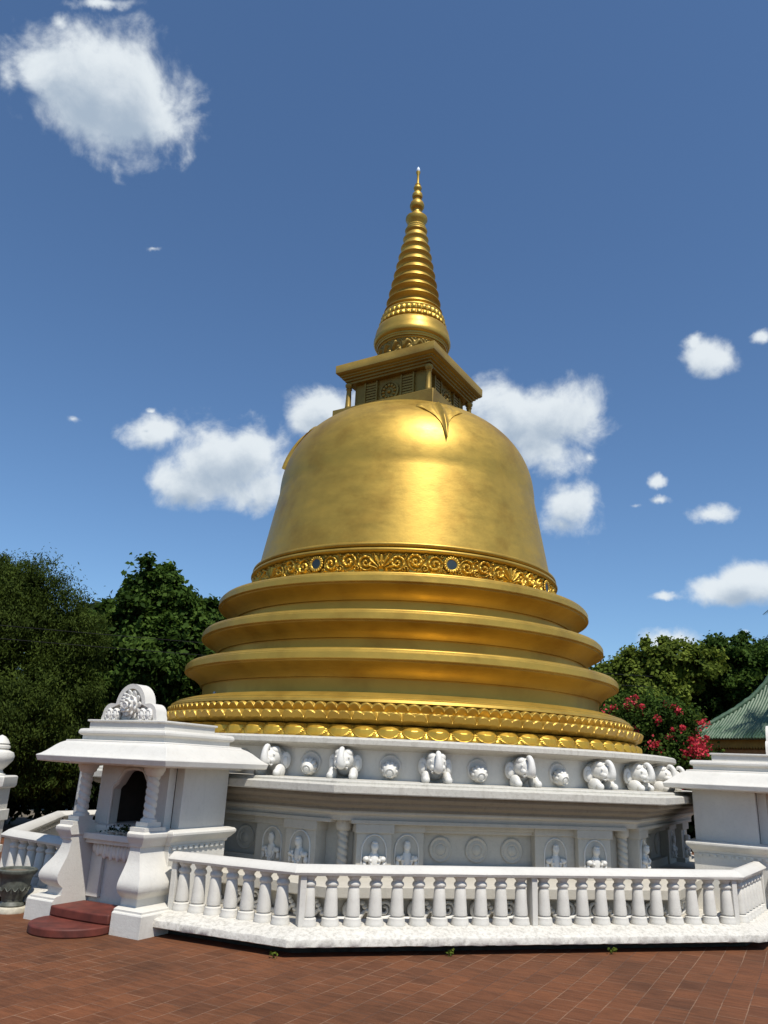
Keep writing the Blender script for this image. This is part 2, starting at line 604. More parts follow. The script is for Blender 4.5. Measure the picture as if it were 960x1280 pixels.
radial('lotus_petal_skirt', lower_petals, NP_ * 24, 56, M['gold_trim'], st)

# leaf ornaments on the shoulder under the corners of the square chamber
zz = [9.80, 9.95, 10.12, 10.30, 10.46, 10.58, 10.68, 10.78, 10.88, 10.96, 11.05]
ww = [.006, .045, .075, .12, .22, .34, .50, .66, .60, .46, .36]
mb = MB()
rows = []
NA = 24
for z, w in zip(zz, ww):
    row = []
    for i in range(NA + 1):
        u = i / NA * 2 - 1
        zt = z + .07 * abs(u) ** 2 * (w / .66)
        rr = bell_r(zt)
        rid = .03 + .055 * math.exp(-(u * w / .05) ** 2) + .022 * math.cos(u * w * 26) * min(1, w * 2)
        if abs(u) > .985:
            rid = -.05
        row.append(((u * w), -(math.sqrt(max(.01, rr * rr - (u * w) ** 2)) + max(-.05, rid)), zt + rid * .4))
    rows.append(row)
n1 = NA + 1
mb.add([p for r_ in rows for p in r_], [(k * n1 + i, k * n1 + i + 1, (k + 1) * n1 + i + 1, (k + 1) * n1 + i) for k in range(len(rows) - 1) for i in range(NA)])
lf = mb.build('leaf_ornament', M['gold'], st, 60)
for k in range(1, 4):
    clone(lf, st, k * PI / 2)

# square chamber (corner towards the viewer): built square to the axes, turned 45 degrees
R45 = rot(PI / 4)
hb = MB().box((0, 0, 11.24), (3.15, 3.15, 1.0)).xf(R45).build('chamber_base', M['gold_dull'], st, 35, .015)
hm = MB().box((0, 0, 12.2), (2.28, 2.28, 1.0)).xf(R45).build('chamber_body', M['gold_dull'], st, 35, .01)
mb = MB()
for i in range(9):
    mb.box((-.58, -1.165, 11.84 + i * .082), (.34, .05, .055))
mb.box((-.77, -1.17, 12.17), (.04, .09, .80)).box((-.39, -1.17, 12.17), (.04, .09, .80))
lat = mb.xf(R45).build('lattice_panel', M['gold_dull'], hm, 35)
mb = MB()
mb.lathe([(.30, 0), (.30, .05), (.25, .06), (.25, .03), (.002, .03)], 32)
for k in range(12):
    a = 2 * PI * k / 12
    mb.ball((math.cos(a) * .185, math.sin(a) * .185, .05), (.06, .045, .035), 8, 6, Matrix.Rotation(a, 3, 'Z'))
mb.ball((0, 0, .05), (.07, .07, .05))
mb.xf(R45 @ Matrix.Translation((0, -1.135, 12.17)) @ Matrix.Rotation(PI / 2, 4, 'X'))
ros = mb.build('rosette', M['gold_dull'], hm, 50)
colp = [(.11, 11.742), (.11, 11.80), (.075, 11.83), (.10, 11.87), (.085, 11.92), (.075, 12.2), (.066, 12.42), (.09, 12.45), (.07, 12.48), (.11, 12.54), (.11, 12.60)]
cl_ = MB().lathe(colp, 20, (-1.27, -1.27)).xf(R45).build('corner_column', M['gold_dull'], hm, 50)
for k in range(4):
    if k:
        clone(lat, hm, k * PI / 2)
        clone(ros, hm, k * PI / 2)
        clone(cl_, hm, k * PI / 2)
mb = MB()
mb.v = [(-p[0], p[1], p[2]) for p in []]
lat2 = MB()
for i in range(9):
    lat2.box((.58, -1.165, 11.84 + i * .082), (.34, .05, .055))
lat2.box((.77, -1.17, 12.17), (.04, .09, .80)).box((.39, -1.17, 12.17), (.04, .09, .80))
lat2 = lat2.xf(R45).build('lattice_panel', M['gold_dull'], hm, 35)
for k in range(1, 4):
    clone(lat2, hm, k * PI / 2)
mb = MB()
loops = []
for h, z in ((1.31, 12.60), (1.31, 12.66), (1.36, 12.67), (1.36, 12.72), (1.42, 12.74), (1.42, 12.78), (1.47, 12.80), (1.47, 12.83), (1.52, 12.85), (1.565, 12.90), (1.568, 13.132), (1.568, 13.134)):
    loops.append([(-h, -h, z), (h, -h, z), (h, h, z), (-h, h, z)])
mb.loft(loops).xf(R45).build('chamber_cornice', M['gold_dull'], st, 30, .006)

# spire
def drum_fn(T, S):
    z = 13.136 + S * .80
    r = np.interp(S, [0, .1, .55, 1], [1.0, .97, .90, .96])
    h = np.abs(np.sin(T * 9 + 2.4 * np.sin(S * 6))) * np.abs(np.sin(S * 9.5 + np.cos(T * 18))) * np.clip(np.minimum(S, 1 - S) / .08, 0, 1)
    return r + .09 * h, z
radial('spire_drum', drum_fn, 720, 40, M['gold_dull'], st)
MB().lathe([(.88, 13.90), (.96, 13.91), (.99, 13.94), (.985, 13.98), (1.02, 13.985), (1.03, 14.03), (1.05, 14.04), (1.055, 14.09), (1.09, 14.10), (1.12, 14.14), (1.135, 14.20), (1.13, 14.27), (1.105, 14.33), (1.10, 14.42), (1.07, 14.56), (1.04, 14.63), (.98, 14.68), (.90, 14.70)], 96, cap=False).build('spire_disc', M['gold'], st, 40)
def beads(T, S):
    z = 14.68 + S * .42
    r = np.interp(S, [0, .1, .45, .5, .55, .9, 1], [.92, .98, .95, .90, .93, .91, .86])
    h = np.abs(np.sin(T * 18)) ** .6 * np.abs(np.sin(S * 2 * PI))
    return r + .045 * h, z
radial('leaf_band', beads, 864, 28, M['gold_trim'], st)
sp = [(.80, 15.06), (.885, 15.07), (.90, 15.11), (.885, 15.15)]
for k in range(9):
    z = 15.25 + .333 * k
    r0 = .875 - (.875 - .385) * k / 8.2
    r1 = .875 - (.875 - .385) * (k + 1) / 8.2
    sp += [(r0 * .86, z - .085), (r0 * .92, z - .045), (r0 * .97, z - .022), (r0, z), (r0 * .995, z + .018), (r0 * .955, z + .034), (r0 * .885, z + .05), (r0 * .835, z + .10), (r0 * .815, z + .16), (r1 * .835, z + .215)]
sp += [(.34, 18.20), (.335, 18.22), (.35, 18.26), (.33, 18.30), (.285, 18.33), (.30, 18.38), (.28, 18.42), (.25, 18.45)]
MB().lathe(sp, 72, cap=False).build('spire_cone', M['gold'], st, 35)
fp = [(.22, 18.42), (.25, 18.50), (.30, 18.58), (.344, 18.68), (.335, 18.74), (.30, 18.77), (.22, 18.82), (.15, 18.92), (.125, 19.02), (.13, 19.05), (.19, 19.09), (.225, 19.17), (.228, 19.24), (.20, 19.33), (.13, 19.41), (.10, 19.46), (.105, 19.49), (.155, 19.53), (.170, 19.60), (.155, 19.67),
      (.10, 19.74), (.075, 19.79), (.08, 19.81), (.12, 19.85), (.132, 19.90), (.115, 19.96), (.07, 20.01), (.085, 20.03), (.085, 20.05), (.045, 20.08), (.040, 20.15), (.040, 20.42), (.065, 20.50), (.07, 20.545), (.02, 20.55)]
MB().lathe(fp, 48).build('finial', M['gold'], st, 35)
MB().lathe([(.035, 20.545), (.058, 20.58), (.055, 20.65), (.03, 20.72), (.004, 20.76)], 16).build('crystal', M['crystal'], st, 40)
MB().ball((0, 0, .05), (.035, .035, .06), 10, 8).xf(Matrix.Translation((-4.66, -1.95, 3.66))).build('white_knob', M['white'], st)  # small white object of unclear nature, modelled as a plain knob

# white base: frieze drum with elephants, ledge, octagonal wall
def octagon(a, z, shift=0):
    rr = a / math.cos(PI / 8)
    return [(rr * math.cos(PI / 8 + k * PI / 4), rr * math.sin(PI / 8 + k * PI / 4), z) for k in range(8)]
MB().lathe([(5.3, 2.845), (6.38, 2.838), (6.46, 2.825), (6.49, 2.80), (6.49, 2.725), (6.46, 2.70), (6.30, 2.68), (6.18, 2.64)], 160, cap=False).build('frieze_slab', M['grimy'], st, 40)
fd = MB().lathe([(6.16, 2.66), (6.13, 2.60), (6.13, 2.10)], 160, cap=False).build('frieze_drum', M['white'], st, 40)
mb = MB().loft([octagon(*q) for q in ((5.9, 2.165), (6.76, 2.155), (6.79, 2.14), (6.79, 2.105), (6.92, 2.10), (6.95, 2.085), (6.95, 1.975), (6.93, 1.96), (6.84, 1.957), (6.5, 1.956))], False)
ledge = mb.build('ledge_cornice', M['grimy'], st, 25, .006)
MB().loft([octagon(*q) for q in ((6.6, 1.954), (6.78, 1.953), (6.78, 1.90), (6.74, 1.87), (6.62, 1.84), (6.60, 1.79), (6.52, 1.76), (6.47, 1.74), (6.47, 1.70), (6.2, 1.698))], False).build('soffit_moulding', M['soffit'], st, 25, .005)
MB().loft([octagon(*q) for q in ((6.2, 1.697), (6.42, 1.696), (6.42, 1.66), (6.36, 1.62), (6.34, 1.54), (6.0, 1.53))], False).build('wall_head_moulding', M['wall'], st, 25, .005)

# elephant head at radius 6.13 facing -Y
eh = MB()
yo = -6.13
eh.ball((0, yo - .22, 2.47), (.19, .24, .185), 18, 12)
eh.ball((-.08, yo - .27, 2.575), (.095, .12, .085), 12, 8)
eh.ball((.08, yo - .27, 2.575), (.095, .12, .085), 12, 8)
eh.ball((0, yo - .40, 2.435), (.115, .11, .135), 12, 8)
eh.ball((0, yo - .06, 2.40), (.23, .16, .24), 14, 10)
eh.ball((-.10, yo - .40, 2.39), (.05, .09, .055), 10, 7)
eh.ball((.10, yo - .40, 2.39), (.05, .09, .055), 10, 7)
eh.ball((-.125, yo - .40, 2.50), (.022, .022, .022), 8, 6)
eh.ball((.125, yo - .40, 2.50), (.022, .022, .022), 8, 6)
eh = eh.build('elephant_head', M['carved'], st, 180)
tk = MB()
tp = [(0, -.40, 2.43), (0, -.47, 2.375), (0, -.525, 2.375), (0, -.55, 2.43), (0, -.545, 2.51), (0, -.52, 2.59), (0, -.475, 2.64), (0, -.43, 2.64), (0, -.415, 2.60)]
tr_ = [.105, .095, .085, .075, .066, .058, .05, .044, .038]
# smooth the path
def smooth_path(p, r_, n=4):
    P_, Rr = [], []
    for i in range(len(p) - 1):
        p0, p1, p2, p3 = (Vector(p[max(0, i - 1)]), Vector(p[i]), Vector(p[i + 1]), Vector(p[min(len(p) - 1, i + 2)]))
        for k in range(n):
            t = k / n
            P_.append(.5 * ((2 * p1) + (-p0 + p2) * t + (2 * p0 - 5 * p1 + 4 * p2 - p3) * t * t + (-p0 + 3 * p1 - 3 * p2 + p3) * t ** 3))
            Rr.append(r_[i] * (1 - t) + r_[i + 1] * t)
    P_.append(Vector(p[-1]))
    Rr.append(r_[-1])
    return P_, Rr
pp, rr_ = smooth_path(tp, tr_)
tk.tube([(q[0], q[1] + yo, q[2]) for q in pp], rr_, 12).build('trunk', M['carved'], eh, 60)
er = MB()
er.ball((-.235, yo - .13, 2.40), (.105, .035, .16), 14, 10, Matrix.Rotation(R(-28), 3, 'Z'))
er.ball((-.25, yo - .155, 2.38), (.06, .03, .10), 12, 8, Matrix.Rotation(R(-28), 3, 'Z'))
er.build('ear', M['carved'], eh, 180)
er = MB()
er.ball((.235, yo - .13, 2.40), (.105, .035, .16), 14, 10, Matrix.Rotation(R(28), 3, 'Z'))
er.ball((.25, yo - .155, 2.38), (.06, .03, .10), 12, 8, Matrix.Rotation(R(28), 3, 'Z'))
er.build('ear', M['carved'], eh, 180)
for sx in (-1, 1):
    lg = MB()
    lg.ball((sx * .20, yo - .26, 2.20), (.085, .17, .13), 12, 8)
    lg.ball((sx * .21, yo - .40, 2.17), (.075, .09, .075), 12, 8)
    lg.build('foreleg', M['carved'], eh, 180)
    MB().tube([(sx * .09, yo - .36, 2.35), (sx * .105, yo - .46, 2.30), (sx * .11, yo - .53, 2.32)], [.028, .02, .008], 8).build('tusk', M['carved'], eh, 60)
angs = [R(q) for q in (-168, -153.6, -139.2, -125.3, -113.4, -99.2, -85.0, -69.5, -58.5, -47.5, -34)]
SC = .90
for q in [eh] + kids(eh):
    for v_ in q.data.vertices:
        v_.co = Vector((v_.co.x * SC, -6.13 + (v_.co.y + 6.13) * SC, 2.145 + (v_.co.z - 2.10) * SC))
for i, a in enumerate(angs):
    if i == 0:
        eh.rotation_euler = (0, 0, a + PI / 2)
    else:
        clone(eh, st, a + PI / 2)
# lotus bud bosses between the elephants
bd = MB()
bd.lathe([(.19, 0), (.19, .03), (.165, .045), (.15, .03), (.002, .03)], 28)
bd.xf(Matrix.Translation((0, yo + .01, 2.40)) @ Matrix.Rotation(PI / 2, 4, 'X'))
d2 = MB()
for k in range(10):
    a = 2 * PI * k / 10
    d2.ball((math.cos(a) * .095, math.sin(a) * .095, .09), (.06, .05, .09), 8, 6, Matrix.Rotation(a, 3, 'Z'))
d2.lathe([(.10, .02), (.12, .10), (.11, .19), (.075, .235), (.07, .215), (.045, .22), (.04, .245), (.002, .25)], 24)
d2.xf(Matrix.Translation((0, yo, 2.37)) @ Matrix.Rotation(PI / 2 + R(22), 4, 'X'))
bd.add(d2.v, d2.f)
bd = bd.build('lotus_boss', M['carved'], st, 60)
for i in range(len(angs) - 1):
    if angs[i + 1] - angs[i] < R(11.5):
        continue
    a = (angs[i] + angs[i + 1]) / 2 + PI / 2
    if i == 0:
        bd.rotation_euler = (0, 0, a)
    else:
        clone(bd, st, a)

# octagonal wall
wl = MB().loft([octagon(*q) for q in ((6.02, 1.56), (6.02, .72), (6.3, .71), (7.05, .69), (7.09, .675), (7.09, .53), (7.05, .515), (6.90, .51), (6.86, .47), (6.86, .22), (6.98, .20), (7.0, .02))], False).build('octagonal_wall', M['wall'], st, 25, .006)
MB().loft([octagon(*q) for q in ((6.8, .16), (7.55, .155), (7.56, .02))], False).build('inner_floor', M['weathered'], st, 25)

def facet_frame():
    """everything on one facet of the wall; local facet normal is -Y"""
    parts = []
    mb = MB()          # piers and panel surrounds (one carved wall face)
    A = 6.02
    def slab(x0, x1, z0, z1, dep, a=A):
        mb.box(((x0 + x1) / 2, -(a + dep / 2), (z0 + z1) / 2), (x1 - x0, dep, z1 - z0))
    for x0, x1 in ((-2.34, -1.76), (1.54, 2.15)):
        slab(x0, x1, .70, 1.46, .30)
        slab(x0 - .03, x1 + .03, 1.36, 1.50, .34)
        slab(x0 - .05, x1 + .05, .70, .80, .35)
    for x0, x1 in ((-1.757, -1.18), (.80, 1.537)):
        slab(x0, x1, .70, 1.46, .17)
        slab(x0 - .02, x1 + .02, 1.38, 1.50, .21)
    slab(-1.18, .80, .70, .86, .13)
    slab(-1.18, .80, 1.37, 1.50, .13)
    slab(-1.18, .80, 1.43, 1.51, .19)
    slab(-2.45, 2.45, 1.50, 1.56, .36)
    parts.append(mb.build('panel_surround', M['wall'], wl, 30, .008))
    # round medallions in the middle panel
    for x in (-.84, -.20, .44):
        d = MB().lathe([(.20, 0), (.20, .02), (.185, .03), (.165, .022), (.15, .014), (.13, .022), (.10, .032), (.085, .02), (.07, .032), (.002, .045)], 28)
        d.xf(Matrix.Translation((x, -A, 1.115)) @ Matrix.Rotation(PI / 2, 4, 'X'))
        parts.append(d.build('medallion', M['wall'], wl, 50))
    # guardian reliefs on the piers and side panels
    for x, dep, big in ((-2.05, .30, 1), (1.85, .30, 1), (-1.47, .17, 0), (1.17, .17, 0)):
        d = MB()
        y = -(A + dep)
        ar = [(x + .20 * math.cos(t), y - .004, 1.10 + .24 * math.sin(t)) for t in np.linspace(0, PI, 15)]
        ar = [(x + .20, y - .004, .82)] + ar + [(x - .20, y - .004, .82)]
        d.tube(ar, .015, 6)
        k = 1.0 if big else .62
        d.ball((x, y - .05 * k, 1.17), (.062, .07 * k, .078), 12, 9)
        d.ball((x, y - .06 * k, 1.225), (.05, .06 * k, .03), 10, 7)
        d.ball((x, y - .02 * k, 1.10), (.05, .05 * k, .07), 10, 7)
        d.ball((x, y - .01, .95), (.10, .075 * k, .15), 12, 8)
        for sx in (-1, 1):
            d.ball((x + sx * .135, y - .05 * k, .985), (.055, .06 * k, .045), 10, 7)
            d.ball((x + sx * .155, y - .03 * k, .90), (.035, .05 * k, .06), 10, 7)
        gp = [(x + .095 * math.cos(t), y - .075 * k, 1.03 + .17 * math.sin(t)) for t in np.linspace(PI, 2 * PI, 11)]
        d.tube(gp, .022, 6)
        for t in np.linspace(PI + .3, 2 * PI - .3, 6):
            d.ball((x + .075 * math.cos(t), y - .09 * k, 1.02 + .19 * math.sin(t)), .026, 8, 6)
        parts.append(d.build('guardian_relief', M['carved'], wl, 60))
    return parts

def twisted(mb, x, y, z0, z1, r, turns=3.0, n=28, seg=72):
    loops = []
    for k in range(seg + 1):
        z = z0 + (z1 - z0) * k / seg
        row = []
        for i in range(n):
            a = 2 * PI * i / n
            rr = r * (.84 + .24 * abs(math.sin(a + turns * 2 * PI * k / seg)) ** .7)
            row.append((x + rr * math.cos(a), y + rr * math.sin(a), z))
        loops.append(row)
    mb.loft(loops)
    return mb
fps = facet_frame()
for k in (1, -1, -2):
    for o in fps:
        clone(o, wl, k * PI / 4)
# corner piers with a twisted column
cr = 6.02 / math.cos(PI / 8)
tw = twisted(MB(), 0, -(cr + .06), .78, 1.38, .085)
tw.lathe([(.13, .70), (.13, .75), (.10, .78)], 20, (0, -(cr + .06)))
tw.lathe([(.09, 1.37), (.12, 1.40), (.13, 1.45), (.13, 1.53)], 20, (0, -(cr + .06)))
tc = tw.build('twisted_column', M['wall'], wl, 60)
tc.rotation_euler = (0, 0, R(-22.5))
for k in range(-2, 3):
    if k:
        clone(tc, wl, R(-22.5 + 45 * k))
# scroll carvings under the bench
sc = MB()
def spiral_tube(mb, cx, y, cz, r0, hand, turns=1.6, th=.035):
    p = []
    n = 26
    for k in range(n + 1):
        t = k / n
        a = -PI / 2 + hand * turns * 2 * PI * t
        r_ = r0 * (1 - .8 * t)
        p.append((cx + r_ * math.cos(a), y - .03 * t, cz + r_ * math.sin(a)))
    mb.tube(p, [th * (1 - .5 * k / n) for k in range(n + 1)], 7)
for k, x in enumerate(np.arange(-2.5, 2.51, .5)):
    s_ = MB()
    spiral_tube(s_, x, -6.90, .36, .125, 1 if k % 2 else -1)
    s_.tube([(x - .24, -6.9, .24), (x - .12, -6.92, .22), (x, -6.92, .235), (x + .12, -6.92, .25), (x + .24, -6.9, .36)], [.03, .045, .04, .045, .02], 7)
    for q in range(4):
        s_.ball((x + .16 + .04 * q, -6.92, .44 - .05 * q), (.045, .035, .035), 8, 6)
    sc.add(s_.v, s_.f)
sc = sc.build('scroll_carving', M['carved'], wl, 60)
for k in (1, -1):
    clone(sc, wl, k * PI / 4)

# ------------------------------------------------------------------ pavilions
def pav_frame(ang):
    """local x = t (right seen from outside), local -y = outward"""
    return ang + PI / 2

def build_pavilion():
    root = thing('shrine_pavilion', 'small white shrine pavilion with arched pediment behind the red steps', 'shrine', (0, 0, 0), 0, 'white shrine pavilions at the fence')
    W = M['white']
    def B(mb, x0, x1, n0, n1, z0, z1):
        return mb.box(((x0 + x1) / 2, -(n0 + n1) / 2, (z0 + z1) / 2), (x1 - x0, n1 - n0, z1 - z0))
    # lower body
    mb = MB()
    B(mb, -.90, .90, 6.98, 8.30, .0, 1.12)
    low = mb.build('lower_wall', W, root, 30, .01)
    # upper body as a shell with an open niche
    mb = MB()
    B(mb, -.88, -.72, 7.03, 8.125, 1.30, 2.26)
    B(mb, .72, .88, 7.03, 8.125, 1.30, 2.26)
    B(mb, -.718, .718, 7.03, 7.32, 1.30, 2.26)
    up = mb.build('upper_wall', W, root, 30, .008)
    ol, tp_ = .40, 2.15
    pts = [(-.719, 1.25), (-.719, 2.26), (.719, 2.26), (.719, 1.25), (ol, 1.25), (ol, 1.86), (ol - .03, 1.90), (ol - .08, 1.93), (.21, 2.10), (.16, 2.14), (.0, 2.165), (-.16, 2.14), (-.21, 2.10), (-ol + .08, 1.93), (-ol + .03, 1.90), (-ol, 1.86), (-ol, 1.25)]
    mb = MB().prism([(x, -8.29, z) for x, z in pts], (0, .16, 0))
    nf = mb.build('niche_arch', W, root, 30, .006)
    mb = MB()
    edge = [(x * 1.06, -8.292, z + (.03 if z > 1.5 else 0)) for x, z in pts[4:]]
    mb.tube(edge, .028, 6)
    mb.build('arch_trim', W, nf, 60)
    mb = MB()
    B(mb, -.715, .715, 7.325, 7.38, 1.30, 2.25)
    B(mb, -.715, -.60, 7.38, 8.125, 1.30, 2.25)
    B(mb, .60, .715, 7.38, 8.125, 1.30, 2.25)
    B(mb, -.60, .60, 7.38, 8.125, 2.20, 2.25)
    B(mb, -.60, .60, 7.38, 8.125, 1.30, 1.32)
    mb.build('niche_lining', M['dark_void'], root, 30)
    # belt course with dentils
    mb = MB()
    prf = [(0, 1.12), (.03, 1.13), (.05, 1.17), (.10, 1.19), (.15, 1.22), (.20, 1.25), (.22, 1.27), (.22, 1.30), (.18, 1.325), (.05, 1.34), (-.05, 1.345)]
    loops = [[(-.90 - o * .55, -6.98 + o * .5, z), (.90 + o * .55, -6.98 + o * .5, z), (.90 + o * .55, -8.32 - o * .3, z), (-.90 - o * .55, -8.32 - o * .3, z)] for o, z in prf]
    mb.loft(loops)
    belt = mb.build('belt_course', W, root, 25, .004)
    for sx in (-1, 1):
        mb = MB()
        for k in range(10):
            mb.box((sx * .912, -(7.10 + k * .125), 1.085), (.04, .06, .045))
        mb.box((sx * .905, -7.66, 1.115), (.03, 1.25, .02))
        mb.build('dentil_row', W, belt, 30)
    # sill and lower panel with swag
    mb = MB()
    B(mb, -.60, .60, 8.28, 8.60, 1.13, 1.22)
    B(mb, -.60, .60, 8.28, 8.54, 1.07, 1.13)
    mb.build('niche_sill', W, root, 30, .01)
    mb = MB()
    pts2 = [(-.60, .30), (-.60, 1.07), (.60, 1.07), (.60, .30), (.36, .30), (.36, .92), (-.36, .92), (-.36, .30)]
    mb.prism([(x, -8.30, z) for x, z in pts2], (0, -.07, 0))
    mb.build('front_panel', W, root, 30, .008)
    mb = MB()
    for k in range(15):
        x = -.50 + k * 1.0 / 14
        d = .05 + .055 * math.sin(PI * k / 14) + (.03 if k % 2 else 0)
        mb.ball((x, -8.40, 1.03 - d * .6), (.055, .04, .045 + d * .6), 8, 6)
    mb.build('carved_swag', M['carved'], root, 60)
    # pedestals with a swelling front
    ctl = [(8.835, .895, .445), (8.845, .905, .462), (8.90, .955, .50), (8.945, .998, .55), (8.96, 1.012, .61), (8.95, 1.0, .67), (8.915, .965, .745), (8.87, .905, .83), (8.83, .85, .92), (8.81, .815, 1.0), (8.80, .80, 1.06), (8.80, .80, 1.115)]
    cp, _q = smooth_path(ctl, [1] * len(ctl), 4)
    prof = [(8.985, 1.15, .0), (8.985, 1.15, .275), (8.975, 1.14, .29), (8.955, 1.12, .30), (8.955, 1.12, .325), (8.90, 1.05, .345), (8.84, .90, .355)] + [(p.x, p.y, p.z) for p in cp] + [(8.82, .83, 1.13), (8.825, .845, 1.165), (8.84, .865, 1.195), (8.86, .89, 1.225), (8.87, .90, 1.25), (8.875, .905, 1.265), (8.875, .905, 1.30), (8.85, .88, 1.325), (8.82, .85, 1.34)]
    # shorten the foot so that only the block touches the ground
    for sx in (-1, 1):
        loops = []
        for nf_, xo, z in prof:
            xi = .60 - (.02 if z > 1.19 else 0)
            q = [(sx * xi, -8.22, z), (sx * xo, -8.22, z), (sx * xo, -nf_, z), (sx * xi, -nf_, z)]
            loops.append(q)
        pd = MB().loft(loops).build('pedestal', W, root, 26)
        mb = MB()
        B(mb, min(sx * .585, sx * .87), max(sx * .585, sx * .87), 8.40, 8.84, 1.335, 1.385)
        B(mb, min(sx * .59, sx * .82), max(sx * .59, sx * .82), 8.46, 8.74, 1.385, 1.455)
        twisted(mb, sx * .70, -8.60, 1.46, 2.10, .088, 3.2)
        mb.lathe([(.12, 1.455), (.12, 1.49), (.09, 1.51)], 20, (sx * .70, -8.60))
        mb.lathe([(.09, 2.09), (.13, 2.12), (.14, 2.16), (.16, 2.18), (.16, 2.25)], 20, (sx * .70, -8.60))
        mb.build('twisted_column', W, root, 50)
    # roof
    def rloop(t, nb, nf_, z):
        return [(-t, -nb, z), (t, -nb, z), (t, -nf_, z), (-t, -nf_, z)]
    mb = MB()
    seq = [(.90, 6.95, 8.8, 2.22), (1.30, 6.66, 9.05, 2.244), (1.335, 6.61, 9.085, 2.25), (1.355, 6.59, 9.11, 2.325), (1.35, 6.595, 9.105, 2.337), (1.31, 6.64, 9.06, 2.358), (1.26, 6.70, 9.01, 2.40), (1.21, 6.77, 8.96, 2.45), (1.165, 6.83, 8.92, 2.495), (1.12, 6.90, 8.88, 2.53), (1.07, 6.96, 8.845, 2.552), (1.05, 6.98, 8.83, 2.56),
           (1.05, 6.98, 8.83, 2.58), (.87, 7.08, 8.67, 2.595), (.87, 7.08, 8.67, 2.66), (.90, 7.05, 8.70, 2.67), (.922, 7.03, 8.722, 2.69), (.922, 7.03, 8.722, 2.725), (.905, 7.045, 8.705, 2.755), (.87, 7.08, 8.67, 2.765), (.80, 7.4, 8.60, 2.77)]
    mb.loft([rloop(*q) for q in seq])
    rf = mb.build('tiered_roof', M['white'], root, 28, .006)
    mb = MB()
    mb.loft([rloop(*q) for q in ((.80, 7.42, 8.62, 2.76), (.80, 7.42, 8.62, 2.87), (.832, 7.39, 8.652, 2.88), (.832, 7.39, 8.652, 2.905), (.80, 7.42, 8.62, 2.91))])
    pr = mb.build('parapet', W, root, 28, .004)
    # arched pediment on the front of the roof
    def arch_outline(k=0.0):
        a = []
        a += [(-.59 + k, 2.90), (-.59 + k, 2.95)]
        for t in np.linspace(PI, PI / 2, 7):
            a.append((-.40 + (.17 - k) * math.cos(t) * 1.0, 3.0 + (.17 - k) * math.sin(t)))
        for t in np.linspace(PI * .97, PI * .03, 17):
            a.append(((.315 - k) * math.cos(t), 3.13 + (.345 - k) * math.sin(t)))
        for t in np.linspace(PI / 2, 0, 7):
            a.append((.40 + (.17 - k) * math.cos(t), 3.0 + (.17 - k) * math.sin(t)))
        a += [(.59 - k, 2.95), (.59 - k, 2.90)]
        return a
    out = arch_outline()
    inn = arch_outline(.075)
    mb = MB()
    n = len(out)
    # rim: outer band standing proud, back wall recessed
    for (ya, yb) in ((-8.60, -8.36),):
        vs = [(x, ya, z) for x, z in out] + [(x, ya, z) for x, z in inn] + [(x, yb, z) for x, z in out] + [(x, yb + .0, z) for x, z in inn]
        fs = []
        for i in range(n - 1):
            fs += [(i, i + 1, n + i + 1, n + i), (2 * n + i + 1, 2 * n + i, 3 * n + i, 3 * n + i + 1), (i + 1, i, 2 * n + i, 2 * n + i + 1), (n + i, n + i + 1, 3 * n + i + 1, 3 * n + i)]
        mb.add(vs, fs)
    mb.build('pediment_rim', W, root, 40)
    mb = MB()
    mid = arch_outline(.07)
    mb.prism([(x, -8.53, z) for x, z in mid], (0, .16, 0))
    ped = mb.build('pediment', W, root, 30)
    rs = MB()
    for lay, (rad, nn, h, pl_, pw) in enumerate(((.155, 11, .02, .085, .050), (.115, 9, .07, .075, .046), (.070, 7, .115, .06, .036))):
        for k in range(nn):
            a = 2 * PI * k / nn + lay * .3
            mt_ = Matrix.Rotation(a, 3, 'Z') @ Matrix.Rotation(-.35 - .25 * lay, 3, 'Y')
            rs.ball((math.cos(a) * rad, math.sin(a) * rad, h), (pl_, pw, .020), 10, 7, mt_)
    rs.ball((0, 0, .03), (.15, .15, .10), 18, 10)
    rs.lathe([(.045, .10), (.06, .15), (.05, .175), (.03, .165), (.002, .18)], 16)
    rs.xf(Matrix.Translation((0, -8.55, 3.16)) @ Matrix.Rotation(PI / 2 + R(10), 4, 'X'))
    rs.build('lotus_rosette', M['carved'], root, 60)
    for x in (-.42, -.285, .285, .42):
        q = MB()
        q.lathe([(.075, 0), (.078, .05), (.06, .07), (.05, .055), (.03, .075), (.002, .085)], 18)
        for k in range(8):
            a = 2 * PI * k / 8
            q.ball((math.cos(a) * .055, math.sin(a) * .055, .05), (.026, .02, .02), 7, 5)
        q.xf(Matrix.Translation((x, -8.56, 2.99)) @ Matrix.Rotation(PI / 2, 4, 'X') @ Matrix.Scale(1.35, 4, (0, 1, 0)))
        q.build('flower_boss', M['carved'], root, 60)
    return root
pv = build_pavilion()
def place_pavilion(o, ang, tilt, tc):
    N = Vector((math.cos(ang), math.sin(ang), 0))
    T = Vector((-N.y, N.x, 0))
    piv = N * 8.3 + T * tc
    a_ = ang + tilt
    N2 = Vector((math.cos(a_), math.sin(a_), 0))
    o.rotation_euler = (0, 0, a_ + PI / 2)
    o.location = piv - N2 * 8.3
place_pavilion(pv, R(-135), R(3.5), -.04)
def clone_tree(o, parent=None):
    c = o.copy()
    col.objects.link(c)
    c.parent = parent
    for k in kids(o):
        clone_tree(k, c)
    return c
pv2 = clone_tree(pv)
pv2['label'] = 'white shrine pavilion cut by the right edge, seen from its plain side wall'
a = R(-45)
pv2.rotation_euler = (0, 0, a + PI / 2)
pv2.location = (0, 0, 0)

